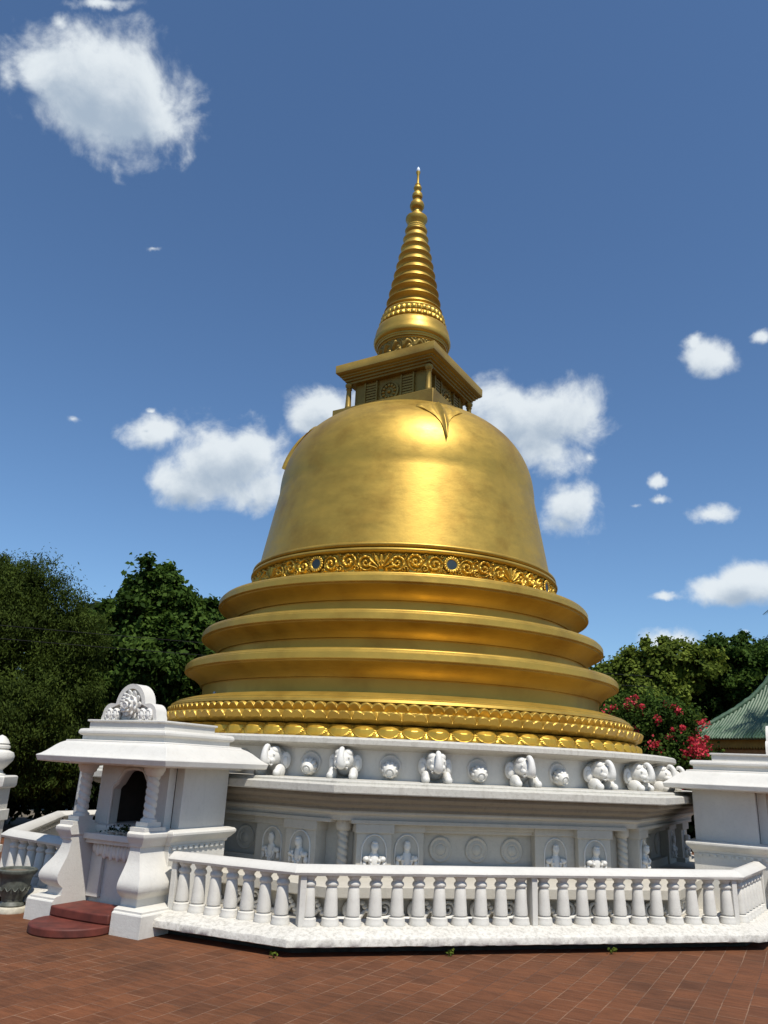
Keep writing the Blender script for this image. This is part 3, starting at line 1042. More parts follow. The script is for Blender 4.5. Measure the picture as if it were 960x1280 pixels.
# red steps
def steps(label, loc, rz, group):
    t = thing('entrance_steps', label, 'steps', loc, rz, group)
    mb = MB()
    pl = [(-.585, -8.385), (.585, -8.385), (.585, -9.02), (.40, -9.055), (0, -9.07), (-.40, -9.055), (-.585, -9.02)]
    pl2 = [(-.585, -8.385), (.585, -8.385), (.585, -9.03)] + [(.60 * math.cos(q) , -9.05 - .64 * math.sin(q)) for q in np.linspace(.12, PI - .12, 19)] + [(-.585, -9.03)]
    m2 = MB().prism([(x, y, 0) for x, y in pl2], (0, 0, .115))
    m2.build('lower_tread', M['red'], t, 40, .02, 3)
    mb2 = MB().prism([(x, y, .117) for x, y in pl], (0, 0, .13))
    mb2.build('upper_tread', M['red'], t, 40, .02, 3)
    return t
place_pavilion(steps('dark red rounded steps leading to the arched niche of the left shrine', (0, 0, 0), R(-45), None), R(-135), R(3.5), -.04)

# offerings in the niche
def leaf_cloud(name, centres, spread, n, size, mat, parent=None, elong=1.0, up=.3, seed=0, droop=0.0, facing=None):
    r = np.random.default_rng(seed)
    centres = np.asarray(centres, float)
    k = len(centres)
    idx = r.integers(0, k, n)
    sp_ = np.asarray(spread, float)
    pos = centres[idx] + r.normal(0, 1, (n, 3)) * (sp_[idx] if sp_.ndim == 2 else sp_)
    tint_c = r.random(k) * .55
    nrm = r.normal(0, 1, (n, 3))
    nrm[:, 2] += up * 2
    if facing is not None:
        nrm += np.asarray(facing)[idx] * 1.2 if np.ndim(facing) == 2 else np.asarray(facing)
    nrm /= np.linalg.norm(nrm, axis=1)[:, None] + 1e-9
    ax = r.normal(0, 1, (n, 3))
    if droop:
        ax = ax * (1 - droop) + np.array([0, 0, -1.0]) * droop * 1.5
    ax -= nrm * (ax * nrm).sum(1)[:, None]
    ax /= np.linalg.norm(ax, axis=1)[:, None] + 1e-9
    bx = np.cross(nrm, ax)
    L = size * (.7 + .6 * r.random(n))[:, None]
    Wd = L / elong * .5
    cup = nrm * L * .12
    v = np.empty((n, 4, 3))
    v[:, 0] = pos - ax * L * .5
    v[:, 1] = pos + bx * Wd + cup
    v[:, 2] = pos + ax * L * .5
    v[:, 3] = pos - bx * Wd + cup
    me = bpy.data.meshes.new(name)
    me.vertices.add(n * 4)
    me.vertices.foreach_set('co', v.ravel())
    me.loops.add(n * 4)
    me.loops.foreach_set('vertex_index', np.arange(n * 4, dtype=np.int32))
    me.polygons.add(n)
    me.polygons.foreach_set('loop_start', np.arange(0, n * 4, 4, dtype=np.int32))
    at = me.attributes.new('tint', 'FLOAT', 'FACE')
    at.data.foreach_set('value', np.clip(tint_c[idx] + r.random(n) * .5, 0, 1).astype(np.float32))
    me.update(calc_edges=True)
    return link_mesh(name, me, mat, parent, 0, recalc=False)

of = thing('flower_offering', 'dark heap of dried flower offerings with pale petals on the niche sill', 'flowers', (0, 0, 0), R(-45))
place_pavilion(of, R(-135), R(3.5), -.04)
leaf_cloud('dried_leaves', [(x, -8.30 - .06 * (i % 2), 1.26 + .025 * (i % 3)) for i, x in enumerate(np.linspace(-.26, .26, 9))], [.05, .05, .022], 800, .045, M['leaf_dark'], of, 1.4, .2, 3)
leaf_cloud('pale_petals', [(x, -8.50, 1.235) for x in np.linspace(-.15, .30, 8)], [.035, .03, .012], 160, .05, M['pale_petal'], of, 1.2, .4, 4)

# ------------------------------------------------------------------ balustrades
BAL = [(.128, .300), (.132, .325), (.122, .345), (.118, .395), (.105, .405), (.082, .412), (.082, .422), (.098, .427), (.100, .44), (.095, .52), (.088, .62), (.078, .765), (.072, .775), (.070, .785), (.088, .80), (.094, .82), (.086, .845), (.066, .862), (.072, .885), (.092, .905), (.095, .915), (.095, .935)]
def balustrade(label, P0, P1, m0, m1, groups, post_ends=(True, True)):
    """P0,P1: outer rail edge ends (plan), m0,m1: mitre vectors (outward, per unit offset)"""
    P0, P1, m0, m1 = (Vector(q) for q in (P0, P1, m0, m1))
    d = (P1 - P0).normalized()
    nrm = Vector((d.y, -d.x))
    root = thing('balustrade', label, 'balustrade', (0, 0, 0), 0, 'white balustrades around the stupa')
    def at(o, z, e):
        p = (P0 + m0 * o) if e == 0 else (P1 + m1 * o)
        return (p.x, p.y, z)
    def bar(prof, name, mat, jit=0, segs=1, bevel=0):
        mb = MB()
        loops = []
        r = random.Random(len(label))
        for k in range(segs + 1):
            t = k / segs
            row = []
            for i, (o, z) in enumerate(prof):
                a_, b_ = Vector(at(o, z, 0)), Vector(at(o, z, 1))
                p = a_.lerp(b_, t)
                if jit:
                    p.z += r.uniform(-1, 1) * jit * (2.2 if i in (0, 1) and r.random() < .25 else .8)
                    if 0 < k < segs:
                        q = nrm * r.uniform(-1, 1) * jit
                        p.x += q.x
                        p.y += q.y
                row.append(p)
            loops.append(row)
        return mb.loft(loops).build(name, mat, root, 40, bevel)
    L = (P1 - P0).length
    bar([(.005, .972), (-.012, .937), (-.29, .937), (-.305, .972), (-.30, .985), (-.19, 1.062), (-.11, 1.062), (.0, .985)], 'handrail', M['rail'], .0015, max(2, int(L / .25)))
    bar([(-.62, .12), (.262, .12), (.270, .128), (.266, .205), (.258, .217), (.00, .302), (-.34, .306), (-.62, .30)], 'base_plinth', M['weathered'], .0035, max(4, int(L / .07)))
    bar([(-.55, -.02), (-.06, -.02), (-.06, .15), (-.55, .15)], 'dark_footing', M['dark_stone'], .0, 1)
    bal = None
    pos = []
    for (t0, t1, n, first) in groups:
        for k in range(n):
            pos.append(t0 + (t1 - t0) * (first + k) / (n - 1 + 2 * first))
    for q in pos:
        p = (P0 + m0 * -.15).lerp(P1 + m1 * -.15, q)
        if bal is None:
            bal = MB().lathe(BAL, 20).build('baluster', M['rail'], root, 40)
            bal.location = (p.x, p.y, 0)
        else:
            c = bal.copy()
            col.objects.link(c)
            c.parent = root
            c.location = (p.x, p.y, 0)
            c.rotation_euler = (0, 0, random.random() * 6)
    ts = []
    for (t0, t1, n, first) in groups:
        for t in (t0, t1):
            if all(abs(t - s) > .01 for s in ts):
                ts.append(t)
    for t in ts:
        if (t < .001 and not post_ends[0]) or (t > .999 and not post_ends[1]):
            continue
        tt = min(max(t, .012 * 7 / max(L, 1)), 1 - .012 * 7 / max(L, 1))
        p = (P0 + m0 * -.15).lerp(P1 + m1 * -.15, tt)
        MB().box((0, 0, .62), (.085, .20, .64), math.atan2(d.y, d.x)).xf(Matrix.Translation((p.x, p.y, 0))).build('post', M['rail'], root, 30, .006)
    return root

def pavpt(ang, n, t):
    N = Vector((math.cos(ang), math.sin(ang)))
    T = Vector((-N.y, N.x))
    return N * n + T * t
A_ = Vector((-3.54, -7.98))
B_ = Vector((3.58, -7.84))
LR = pavpt(R(-135), 8.40, 1.02)
LL = pavpt(R(-135), 8.50, -1.02)
Z_ = Vector((-8.09, -3.62))
Y_ = Vector((-7.97, 1.47))
X_ = Vector((-6.2, 3.3))
RL = pavpt(R(-45), 8.20, -1.0)
def nrm2(a, b):
    d = (b - a).normalized()
    return Vector((d.y, -d.x))
def mitre(n0, n1):
    return (n0 + n1) / (1 + n0.dot(n1))
nLA, nAB, nBR, nZL, nYZ, nXY = nrm2(LR, A_), nrm2(A_, B_), nrm2(B_, RL), nrm2(Z_, LL), nrm2(Y_, Z_), nrm2(X_, Y_)
balustrade('short white balustrade run angled between the left shrine and the front corner', LR, A_, nLA, mitre(nLA, nAB), [(0, 1, 7, .75)], (True, False))
balustrade('longest white balustrade run, facing straight out along the front', A_, B_, mitre(nLA, nAB), mitre(nAB, nBR), [(0, .5, 11, .58), (.5, 1, 11, .58)])
balustrade('white balustrade run turning back at the right corner towards the edge', B_, RL, mitre(nAB, nBR), nBR, [(0, 1, 7, .75)], (False, True))
balustrade('white balustrade run left of the left shrine, behind the grey urn', Z_, LL, mitre(nYZ, nZL), nZL, [(0, 1, 7, .75)], (False, True))
balustrade('white balustrade run receding along the far left side', Y_, Z_, mitre(nXY, nYZ), mitre(nYZ, nZL), [(0, .5, 8, .58), (.5, 1, 8, .58)])
balustrade('farthest white balustrade run, seen behind the left shrine column', X_, Y_, nXY, mitre(nXY, nYZ), [(0, 1, 7, .75)], (True, False))

# weeds under the plinth
def weed(label, x, y, seed):
    t = thing('weed', label, 'plant', (x, y, 0), 0, 'weeds under the front plinth')
    leaf_cloud('leaves', [(0, 0, .04), (.03, 0, .06), (-.03, .01, .05)], [.02, .015, .015], 22, .04, M['leaf_light'], t, 1.3, .5, seed)
weed('small weed sprouting below the plinth corner nearest the left shrine', -3.78, -8.22, 1)
weed('small weed sprouting under the middle of the front plinth', -1.40, -8.20, 2)
weed('tiny weed under the front plinth, right of the middle post', 1.03, -8.20, 5)

# ------------------------------------------------------------------ urn planter
ur = thing('urn_planter', 'grey green pottery urn planter on a pale foot by the left balustrade', 'planter', (-7.50, -5.02, 0))
MB().lathe([(.002, 0), (.25, 0), (.255, .03), (.24, .065), (.20, .08), (.002, .08)], 32).build('pale_foot', M['urn_foot'], ur, 40)
MB().lathe([(.002, .078), (.175, .08), (.19, .10), (.17, .13), (.155, .15), (.16, .20), (.20, .26), (.225, .33), (.225, .41), (.235, .47), (.25, .51), (.285, .545), (.30, .565), (.30, .60), (.275, .615), (.25, .60), (.245, .57), (.23, .55), (.002, .55)], 40).build('pot', M['urn'], ur, 40)
mb = MB()
for k in range(14):
    a0 = 2 * PI * k / 14
    p = [((.222 + .012) * math.cos(a0 + t * .36), (.222 + .012) * math.sin(a0 + t * .36), .36 - .05 * math.sin(PI * (t + .5))) for t in np.linspace(-.5, .5, 7)]
    mb.tube(p, .010, 5)
mb.build('swag_relief', M['urn'], ur, 60)
MB().lathe([(.002, .575), (.24, .57)], 32, cap=False).build('soil', M['soil'], ur, 40)

# ------------------------------------------------------------------ gate pillar at the far left
gp = thing('gate_pillar', 'white gate pillar with urn finial and gold frame at the left edge', 'pillar', (-8.72, -1.86, 0), R(-12))
mb = MB()
mb.box((0, 0, .85), (.50, .50, 1.7))
mb.box((0, 0, 1.17), (.58, .58, .20)).box((0, 0, .55), (.58, .58, .14))
mb.build('shaft', M['white'], gp, 30, .01)
MB().loft([[(-h, -h, z), (h, -h, z), (h, h, z), (-h, h, z)] for h, z in ((.25, 1.66), (.31, 1.68), (.33, 1.72), (.33, 1.88), (.30, 1.90))]).build('cap', M['white'], gp, 30, .01)
MB().lathe([(.10, 1.89), (.20, 1.91), (.14, 1.95), (.12, 2.0), (.20, 2.08), (.28, 2.18), (.30, 2.26), (.27, 2.33), (.18, 2.37), (.16, 2.39), (.19, 2.41), (.19, 2.45), (.15, 2.47), (.17, 2.50), (.13, 2.57), (.07, 2.63), (.004, 2.66)], 32).build('urn_finial', M['white'], gp, 40)
mb = MB()
for x in (-.15, .15):
    mb.box((x, -.275, 1.35), (.045, .04, .95))
mb.box((0, -.275, 1.80), (.34, .04, .045)).box((0, -.275, .90), (.34, .04, .045))
for x in (-.2, .2):
    for z in (1.72, 1.10):
        mb.ball((x, -.30, z), (.06, .03, .05), 10, 7)
mb.build('gold_frame', M['gold_trim'], gp, 40)

# ------------------------------------------------------------------ overhead cables and post
for k, (z0, lab) in enumerate(((5.58, 'upper thin black cable strung in front of the left trees'), (5.23, 'lower thin black cable strung in front of the left trees'))):
    pts = []
    for t in np.linspace(0, 1, 40):
        x = -22 + 32 * t
        pts.append((x, 2.65 + 1.5 * t, z0 + .15 * (t * 2 - 1) ** 2 - .05))
    tag(MB().tube(pts, .009, 5).build('overhead_cable', M['cable'], None, 60), lab, 'cable', 'overhead cables')
ps = thing('lamp_post', 'thin grey lamp post standing in tree shade behind the left shrine', 'lamp post', (-7.37, .58, 0))
MB().tube([(0, 0, 0), (.0, 0, 1.2), (.01, 0, 2.35)], [.06, .05, .045], 10).build('shaft', M['pole'], ps, 60)
MB().box((.03, -.07, 1.45), (.12, .10, .16)).build('junction_box', M['pole'], ps, 30, .01)
MB().box((.03, -.03, 2.40), (.14, .14, .12)).build('lamp_head', M['pole'], ps, 30, .01)

# ------------------------------------------------------------------ trees
def tree(name, label, cat, base, blobs, n, leaf, mat, group, elong=1.5, droop=0., dens=26, seed=1, core=True, trunk_r=.28, up=.35, jag=.12, clump=.13):
    r = np.random.default_rng(seed)
    root = thing(name, label, cat, (base[0], base[1], 0), 0, group)
    vol = np.array([max(.05, b[3] * b[3] * b[4]) ** (2 / 3) for b in blobs])
    vol = vol / vol.sum()
    cen, spr, fac = [], [], []
    for b, w in zip(blobs, vol):
        k = max(6, int(n / dens * w))
        d = r.normal(0, 1, (k, 3))
        d /= np.linalg.norm(d, axis=1)[:, None]
        rad = (.70 + .34 * r.random(k) ** .7) * (1 + jag * r.normal(0, 1, k))
        rad[r.random(k) < .15] *= .75
        c = np.array([b[0] - base[0], b[1] - base[1], b[2]]) + d * rad[:, None] * np.array([b[3], b[3], b[4]])
        cen.append(c)
        fac.append(d)
        s = np.full((k, 3), min(b[3], b[4]) * clump + .03) * (.6 + .8 * r.random((k, 1)))
        s[:, 2] *= .8
        spr.append(s)
    cen, spr, fac = np.concatenate(cen), np.concatenate(spr), np.concatenate(fac)
    leaf_cloud('crown', cen, spr, n, leaf, mat, root, elong, up, seed + 100, droop, fac * .8)
    if core:
        ce, cs = [], []
        for b in blobs:
            k = 18
            d = np.clip(r.normal(0, 1, (k, 3)) * .30, -.5, .5)
            ce.append(np.array([b[0] - base[0], b[1] - base[1], b[2]]) + d * np.array([b[3], b[3], b[4]]))
            cs.append(np.full((k, 3), min(b[3], b[4]) * .10))
        leaf_cloud('inner_foliage', np.concatenate(ce), np.concatenate(cs), int(n * .16), leaf * 2.0, mat, root, 1.3, 0., seed + 200)
    mb = MB()
    zt = np.mean([b[2] for b in blobs])
    top = (np.mean([b[0] for b in blobs]) - base[0], np.mean([b[1] for b in blobs]) - base[1], zt)
    zf = min(b[2] for b in blobs) * .6
    fork = (top[0] * .3, top[1] * .3, max(.6, zf))
    mb.tube([(0, 0, -.05), (.05, 0, .5), (fork[0] * .6, fork[1] * .6, fork[2] * .6), fork], [trunk_r * 1.5, trunk_r, trunk_r * .85, trunk_r * .75], 10)
    for b in blobs:
        e = Vector((b[0] - base[0], b[1] - base[1], b[2] + b[4] * .35))
        f_ = Vector(fork)
        m1 = f_.lerp(e, .4) + Vector((r.normal() * .15, r.normal() * .15, .2))
        m2 = f_.lerp(e, .75) + Vector((r.normal() * .2, r.normal() * .2, .1))
        mb.tube([f_, m1, m2, e], [trunk_r * .6, trunk_r * .38, trunk_r * .22, trunk_r * .08], 7)
    mb.build('trunk', M['bark'], root, 60)
    return root

CAM = Vector((-5.25525, -19.30663, 2.38))
def push(blobs, f):
    return [(CAM.x + (b[0] - CAM.x) * f, CAM.y + (b[1] - CAM.y) * f, CAM.z + (b[2] - CAM.z) * f, b[3] * f, b[4] * f) for b in blobs]

TA = [(-10.71, 7.14, 6.69, 1.79, 1.66), (-9.51, 7.36, 5.80, 1.54, 1.54), (-11.85, 7.39, 5.61, 1.76, 2.27), (-8.81, 6.95, 4.05, 1.12, 1.75), (-10.12, 6.23, 3.68, 1.67, 1.91), (-9.17, 6.90, 2.13, 1.21, 1.09), (-11.19, 6.01, 2.71, 1.38, 1.61), (-11.33, 8.03, 7.88, 1.07, .85), (-8.93, 8.45, 6.00, .76, .94)]
TB = [(-7.06, 13.64, 8.37, 1.49, 1.39), (-8.14, 13.57, 7.11, 1.23, 1.46), (-5.47, 13.69, 7.35, 1.40, 1.50), (-6.40, 13.17, 5.91, 2.25, 1.93), (-4.44, 14.68, 7.24, 1.10, 1.55), (-7.82, 13.59, 4.90, 1.27, 1.59), (-4.53, 13.69, 4.81, 1.47, 1.80), (-9.27, 15.46, 7.30, 1.02, 1.02), (-6.69, 14.16, 9.20, .95, .82)]
TC = [(-9.44, 18.46, 7.74, 1.67, 1.41), (-9.96, 18.40, 5.51, 2.17, 2.53), (-3.29, 18.64, 6.74, 1.92, 2.30), (-6.97, 18.65, 3.94, 2.93, 2.19)]
TD = [(15.75, 12.36, 7.36, 1.66, .96), (14.53, 13.13, 6.70, 1.49, 1.11), (17.17, 11.99, 7.31, 1.29, .96), (13.73, 13.61, 5.77, 1.30, 1.30), (14.96, 12.28, 5.76, 1.81, 1.08)]
TE = [(15.08, 6.68, 7.00, 1.12, .87), (14.52, 7.11, 6.14, 1.25, 1.12), (15.42, 5.77, 6.08, 1.05, 1.20), (15.24, 6.56, 5.24, 1.37, 1.07), (16.40, 5.59, 6.58, 1.21, 1.06)]
TF = [(17.02, 16.30, 5.18, 3.22, 1.81), (19.49, 14.63, 5.24, 2.75, 1.77), (21.72, 12.88, 5.29, 2.29, 2.29), (18.5, 15.3, 3.2, 4.0, 1.8)]
TH = [(7.74, .87, 3.87, .96, .69), (7.26, 1.17, 3.42, .78, .92), (8.08, .28, 3.44, .71, .85), (7.77, .85, 2.79, 1.12, .76), (7.26, 1.76, 4.00, .52, .52)]
GT = 'dark trees behind the terrace'
tree('feathery_tree', 'tall olive green feathery tree filling the left edge', 'tree', (-10.6, 7.2), [(b[0], b[1], b[2] - .12, b[3] * .95, b[4] * .93) for b in TA], 120000, .12, M['leaf_olive'], GT, 3.4, .55, 150, 3, trunk_r=.35, jag=.10, clump=.13)
tree('broadleaf_tree', 'rounded deep green tree between the feathery tree and the gold rings', 'tree', (-6.4, 13.8), TB, 60000, .24, M['leaf_green'], GT, 1.5, .1, 170, 5, trunk_r=.35, jag=.16, clump=.12)
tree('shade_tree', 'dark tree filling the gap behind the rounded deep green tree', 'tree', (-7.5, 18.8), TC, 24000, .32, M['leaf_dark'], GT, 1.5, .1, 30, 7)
tree('light_green_tree', 'light green spreading tree right of the gold rings', 'tree', (15.2, 13.0), TD, 40000, .2, M['leaf_light'], GT, 1.5, .1, 130, 9, jag=.15, clump=.13)
tree('dark_green_tree', 'darker green tree rising behind the green tiled roof', 'tree', (20.0, 12.4), push(TE, 1.22), 42000, .19, M['leaf_green'], GT, 1.5, .1, 130, 11, jag=.15, clump=.13)
tree('distant_tree', 'broad dark tree low behind the red flowering shrub', 'tree', (19, 15.3), TF, 26000, .32, M['leaf_dark'], GT, 1.5, .1, 30, 13)
THp = push(TH, 1.10)
bs = tree('flowering_shrub', 'bushy shrub with crimson flower clusters left of the green roof', 'shrub', (9.1, 2.9), [(b[0], b[1], b[2], b[3] * 1.12, b[4] * 1.15) for b in THp], 30000, .11, M['leaf_green'], None, 1.6, .0, 60, 15, True, .09)
r_ = np.random.default_rng(5)
fc, fsr = [], []
camd = np.array([CAM.x, CAM.y, 3.4])
for q in range(72):
    b = THp[r_.integers(0, len(THp))]
    d = r_.normal(0, 1, 3)
    d /= np.linalg.norm(d)
    v = camd - np.array(b[:3])
    v /= np.linalg.norm(v)
    if d @ v < -.1:
        d = -d
    p = np.array(b[:3]) + d * np.array([b[3], b[3], b[4]]) * 1.16 - np.array([9.1, 2.9, 0])
    s = .03 + .075 * r_.random() ** 2
    fc.append(p)
    fsr.append([s, s, s * .9])
# the biggest cluster, lower right
for q in range(9):
    fc.append((THp[2][0] - 9.1 + r_.normal() * .22 + .1, THp[2][1] - 2.9 - .75 + r_.normal() * .2, 3.35 + r_.normal() * .28))
    fsr.append([.09, .09, .10])
leaf_cloud('flower_clusters', fc, fsr, 3600, .08, M['flower'], bs, 1.1, .3, 31)

# understorey that closes the view below the crowns on the left
ha = [(-13 + 1.6 * k, 10.5 + .5 * (k % 3), 1.3 + .3 * ((k * 7) % 3), 1.3, 1.5) for k in range(7)]
for i in range(0, 7):
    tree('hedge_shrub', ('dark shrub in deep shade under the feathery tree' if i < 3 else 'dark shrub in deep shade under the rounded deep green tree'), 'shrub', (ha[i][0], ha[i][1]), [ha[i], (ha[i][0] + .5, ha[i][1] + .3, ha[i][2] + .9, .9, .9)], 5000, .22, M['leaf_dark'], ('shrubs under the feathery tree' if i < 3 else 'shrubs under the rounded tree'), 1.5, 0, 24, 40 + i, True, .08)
hb_ = [(10.5, 9.5, 1.6, 1.7, 1.9), (13.0, 8.6, 1.8, 1.7, 2.0), (12.2, 12.6, 2.2, 1.9, 2.2), (15.0, 11.0, 2.2, 2.0, 2.4)]
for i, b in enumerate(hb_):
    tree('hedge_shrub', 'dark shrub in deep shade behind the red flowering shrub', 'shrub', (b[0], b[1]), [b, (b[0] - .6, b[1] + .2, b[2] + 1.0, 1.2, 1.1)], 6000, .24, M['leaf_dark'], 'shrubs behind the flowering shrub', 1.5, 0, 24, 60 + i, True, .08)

# palm at the right edge
pm = thing('palm_tree', 'palm tree with hanging fronds at the right edge', 'palm tree', (14.42, 1.98, 0))
MB().tube([(0, 0, 0), (.1, 0, 3), (.05, 0, 6), (0, 0, 8.0)], [.22, .17, .14, .13], 12).build('trunk', M['bark'], pm, 60)
for k in range(15):
    a = 2 * PI * k / 15 + .2 * (k % 2)
    el = .75 if k % 3 == 0 else (.2 if k % 3 == 1 else -.2)
    mb = MB()
    n = 22
    path = []
    for i in range(n + 1):
        t = i / n
        rr = 1.35 * t * math.cos(el * (1 - t * .4))
        zz_ = 8.0 + 1.1 * math.sin(el) * t + .25 * t - 1.15 * t * t
        path.append(Vector((rr * math.cos(a), rr * math.sin(a), zz_)))
    side = Vector((-math.sin(a), math.cos(a), 0))
    for i in range(2, n):
        p = path[i]
        t = i / n
        ll = .42 * math.sin(PI * min(1, t * .85 + .12))
        fwd = (path[i + 1] - path[i - 1]).normalized()
        for sx in (-1, 1):
            tip = p + side * sx * ll * .75 + fwd * ll * .45 + Vector((0, 0, -ll * .55))
            w = fwd * .022
            mb.add([p - w, p + w, tip], [(0, 1, 2)])
    for i in range(n):
        pass
    mb.tube(path, [.02 * (1 - .8 * i / n) + .003 for i in range(n + 1)], 5)
    o = mb.build('frond', M['palm'], pm, 0)

# ------------------------------------------------------------------ green roofed hall behind the right pavilion
C0 = Vector((12.62, 6.02, 0))
vd = Vector((.577, .817, 0))
rt = Vector((.817, -.577, 0))
c35, s35 = math.cos(R(35)), math.sin(R(35))
ev = rt * c35 - vd * s35
gv = vd * c35 + rt * s35
HALF = 3.3
cen = C0 + (ev + gv) * HALF - rt * .22
hz = math.atan2(ev.y, ev.x)
hall = thing('tiled_roof_hall', 'hall with green glazed tile roof and ochre fascia at the right edge', 'hall', (cen.x, cen.y, 0), hz)
ZE = 3.84
prof_r = [(3.3, ZE), (2.6, ZE + .52), (2.0, ZE + 1.02), (1.66, ZE + 1.38), (1.60, ZE + 1.42), (1.25, ZE + 1.92), (.95, ZE + 2.5)]
mb = MB().loft([[(-h, -h, z - .05), (h, -h, z - .05), (h, h, z - .05), (-h, h, z - .05)] for h, z in [(3.22, ZE + .0)] + prof_r[1:]])
mb.build('roof_deck', M['tile'], hall, 20)
def on_prof(h):
    hs = [p[0] for p in prof_r][::-1]
    zs = [p[1] for p in prof_r][::-1]
    return float(np.interp(h, hs, zs))
def tile_face():
    mb = MB()
    n = 30
    for i in range(-n, n + 1):
        x = i * .11
        hmin = max(abs(x) + .02, .95)
        if hmin > 3.28:
            continue
        hs = np.linspace(3.34, hmin, 12)
        mb.tube([(x, -h, on_prof(min(h, 3.3)) + .0 - (.03 if h > 3.3 else 0)) for h in hs], .052, 6)
    return mb
tf = tile_face().build('roof_tiles', M['tile'], hall, 60)
for k in (1, 2, 3):
    clone(tf, hall, k * PI / 2)
hp = MB().tube([(-h, -h, on_prof(min(h, 3.3)) + .06) for h in np.linspace(3.36, .95, 26)], [.085 + .012 * (k % 2) for k in range(26)], 8).build('hip_ridge', M['tile'], hall, 60)
for k in (1, 2, 3):
    clone(hp, hall, k * PI / 2)
mb = MB()
mb.box((0, -3.1, ZE - .16), (6.2, .06, .24))
for i in range(60):
    x = -3.05 + i * .1034
    mb.add([(x - .05, -3.135, ZE - .27), (x + .05, -3.135, ZE - .27), (x, -3.135, ZE - .36), (x - .05, -3.105, ZE - .27), (x + .05, -3.105, ZE - .27), (x, -3.105, ZE - .36)], [(0, 1, 2), (5, 4, 3), (0, 3, 4, 1), (1, 4, 5, 2), (2, 5, 3, 0)])
fa = mb.build('fascia_board', M['yellow'], hall, 30)
for k in (1, 2, 3):
    clone(fa, hall, k * PI / 2)
MB().box((0, 0, 1.75), (4.8, 4.8, 3.5)).build('wall', M['cream'], hall, 30)
pl = MB().lathe([(.16, 0), (.16, .3), (.11, .35), (.10, 3.3), (.16, 3.4), (.16, 3.6)], 16, (-2.9, -2.9)).build('column', M['yellow'], hall, 40)
for k in (1, 2, 3):
    clone(pl, hall, k * PI / 2)

# ------------------------------------------------------------------ sky, clouds, sun
SUN_EL, SUN_AZ = R(59), R(-80)
w = bpy.data.worlds.new('World')
scene.world = w
w.use_nodes = True
nt = w.node_tree
for n in list(nt.nodes):
    nt.nodes.remove(n)
out = nd(nt, 'ShaderNodeOutputWorld')
bg = nd(nt, 'ShaderNodeBackground')
nt.links.new(bg.outputs[0], out.inputs[0])
sky = nd(nt, 'ShaderNodeTexSky', sky_type='NISHITA')
sky.sun_disc = False
sky.sun_elevation = SUN_EL
sky.sun_rotation = PI / 2 - SUN_AZ
sky.altitude = 200
sky.air_density = 1.0
sky.dust_density = .3
sky.ozone_density = 3.5
SKY = .085
bg.inputs['Strength'].default_value = SKY
CL = [(1.8019, .7523, .373, .0690, .0510, 1.08), (1.7532, .7424, .334, .0640, .0420, 1.05), (1.8767, .7428, .429, .0394, .0412, .75), (1.9193, .7278, .457, .0192, .0334, .55), (1.8261, .8301, .415, .0555, .0099, .6), (1.8735, .7968, .444, .014, .0157, .55), (1.7615, .6849, .323, .019, .0332, .35), (1.6511, .3918, .171, .0362, .0237, .9), (1.6624, .4169, .184, .0095, .0059, .6), (1.558, .3694, .128, .0697, .0426, 1), (1.5982, .3358, .135, .047, .0322, .9), (1.5059, .337, .103, .0456, .0287, .9), (1.4221, .4515, .083, .039, .0265, .9), (1.4452, .4291, .091, .0266, .0184, .8), (1.16, .4434, -.03, .0623, .0425, 1), (1.1049, .4433, -.054, .0572, .0421, 1), (1.0706, .4354, -.067, .0311, .0339, .9), (1.1064, .395, -.043, .0495, .0303, .85), (1.0588, .3887, -.06, .0136, .014, .5), (1.0854, .3243, -.034, .0393, .0324, .85), (1.0985, .3065, -.026, .0336, .0243, .75), (.8975, .4938, -.17, .027, .0241, .85), (.9124, .5139, -.17, .0123, .013, .7), (.831, .5075, -.213, .0132, .0108, .7), (.9724, .3531, -.082, .0129, .0108, .7), (.974, .3306, -.074, .0185, .0078, .55), (.9119, .3093, -.087, .0317, .0134, .75), (.9055, .2202, -.05, .0347, .017, .9), (.8784, .2272, -.06, .0305, .0224, .95), (.8528, .2238, -.065, .0248, .0203, .9), (.9747, .2134, -.031, .0219, .0087, .5), (.9738, .1606, -.012, .0417, .0162, .75), (.9113, .1567, -.021, .0345, .013, .55), (.8868, .1681, -.031, .0135, .0083, .5), (1.7562, .3875, .216, .0178, .0086, .35), (1.001, .3255, -.063, .0225, .0069, .4), (1.6939, .6068, .255, .0228, .0072, .3)]
ng = bpy.data.node_groups.new('cloud_field', 'ShaderNodeTree')
ng.interface.new_socket('Vector', in_out='INPUT', socket_type='NodeSocketVector')
ng.interface.new_socket('Field', in_out='OUTPUT', socket_type='NodeSocketFloat')
gi = ng.nodes.new('NodeGroupInput')
go = ng.nodes.new('NodeGroupOutput')
last = None
for az, el, roll, wd, ht, op in CL:
    mp = ng.nodes.new('ShaderNodeMapping')
    mp.vector_type = 'TEXTURE'
    mp.inputs['Rotation'].default_value = (roll * -1.0, -el, az)
    mp.inputs['Scale'].default_value = (1e4, wd * 1.44, ht * 1.44)
    ng.links.new(gi.outputs[0], mp.inputs['Vector'])
    ln = ng.nodes.new('ShaderNodeVectorMath')
    ln.operation = 'LENGTH'
    ng.links.new(mp.outputs[0], ln.inputs[0])
    ad = ng.nodes.new('ShaderNodeMath')
    ad.operation = 'SUBTRACT'          # field: 1 in the heart, 0 at the rim
    ad.inputs[0].default_value = op
    ng.links.new(ln.outputs['Value'], ad.inputs[1])
    if last is None:
        last = ad
    else:
        mn = ng.nodes.new('ShaderNodeMath')
        mn.operation = 'SMOOTH_MAX'
        mn.inputs[2].default_value = .25
        ng.links.new(last.outputs[0], mn.inputs[0])
        ng.links.new(ad.outputs[0], mn.inputs[1])
        last = mn
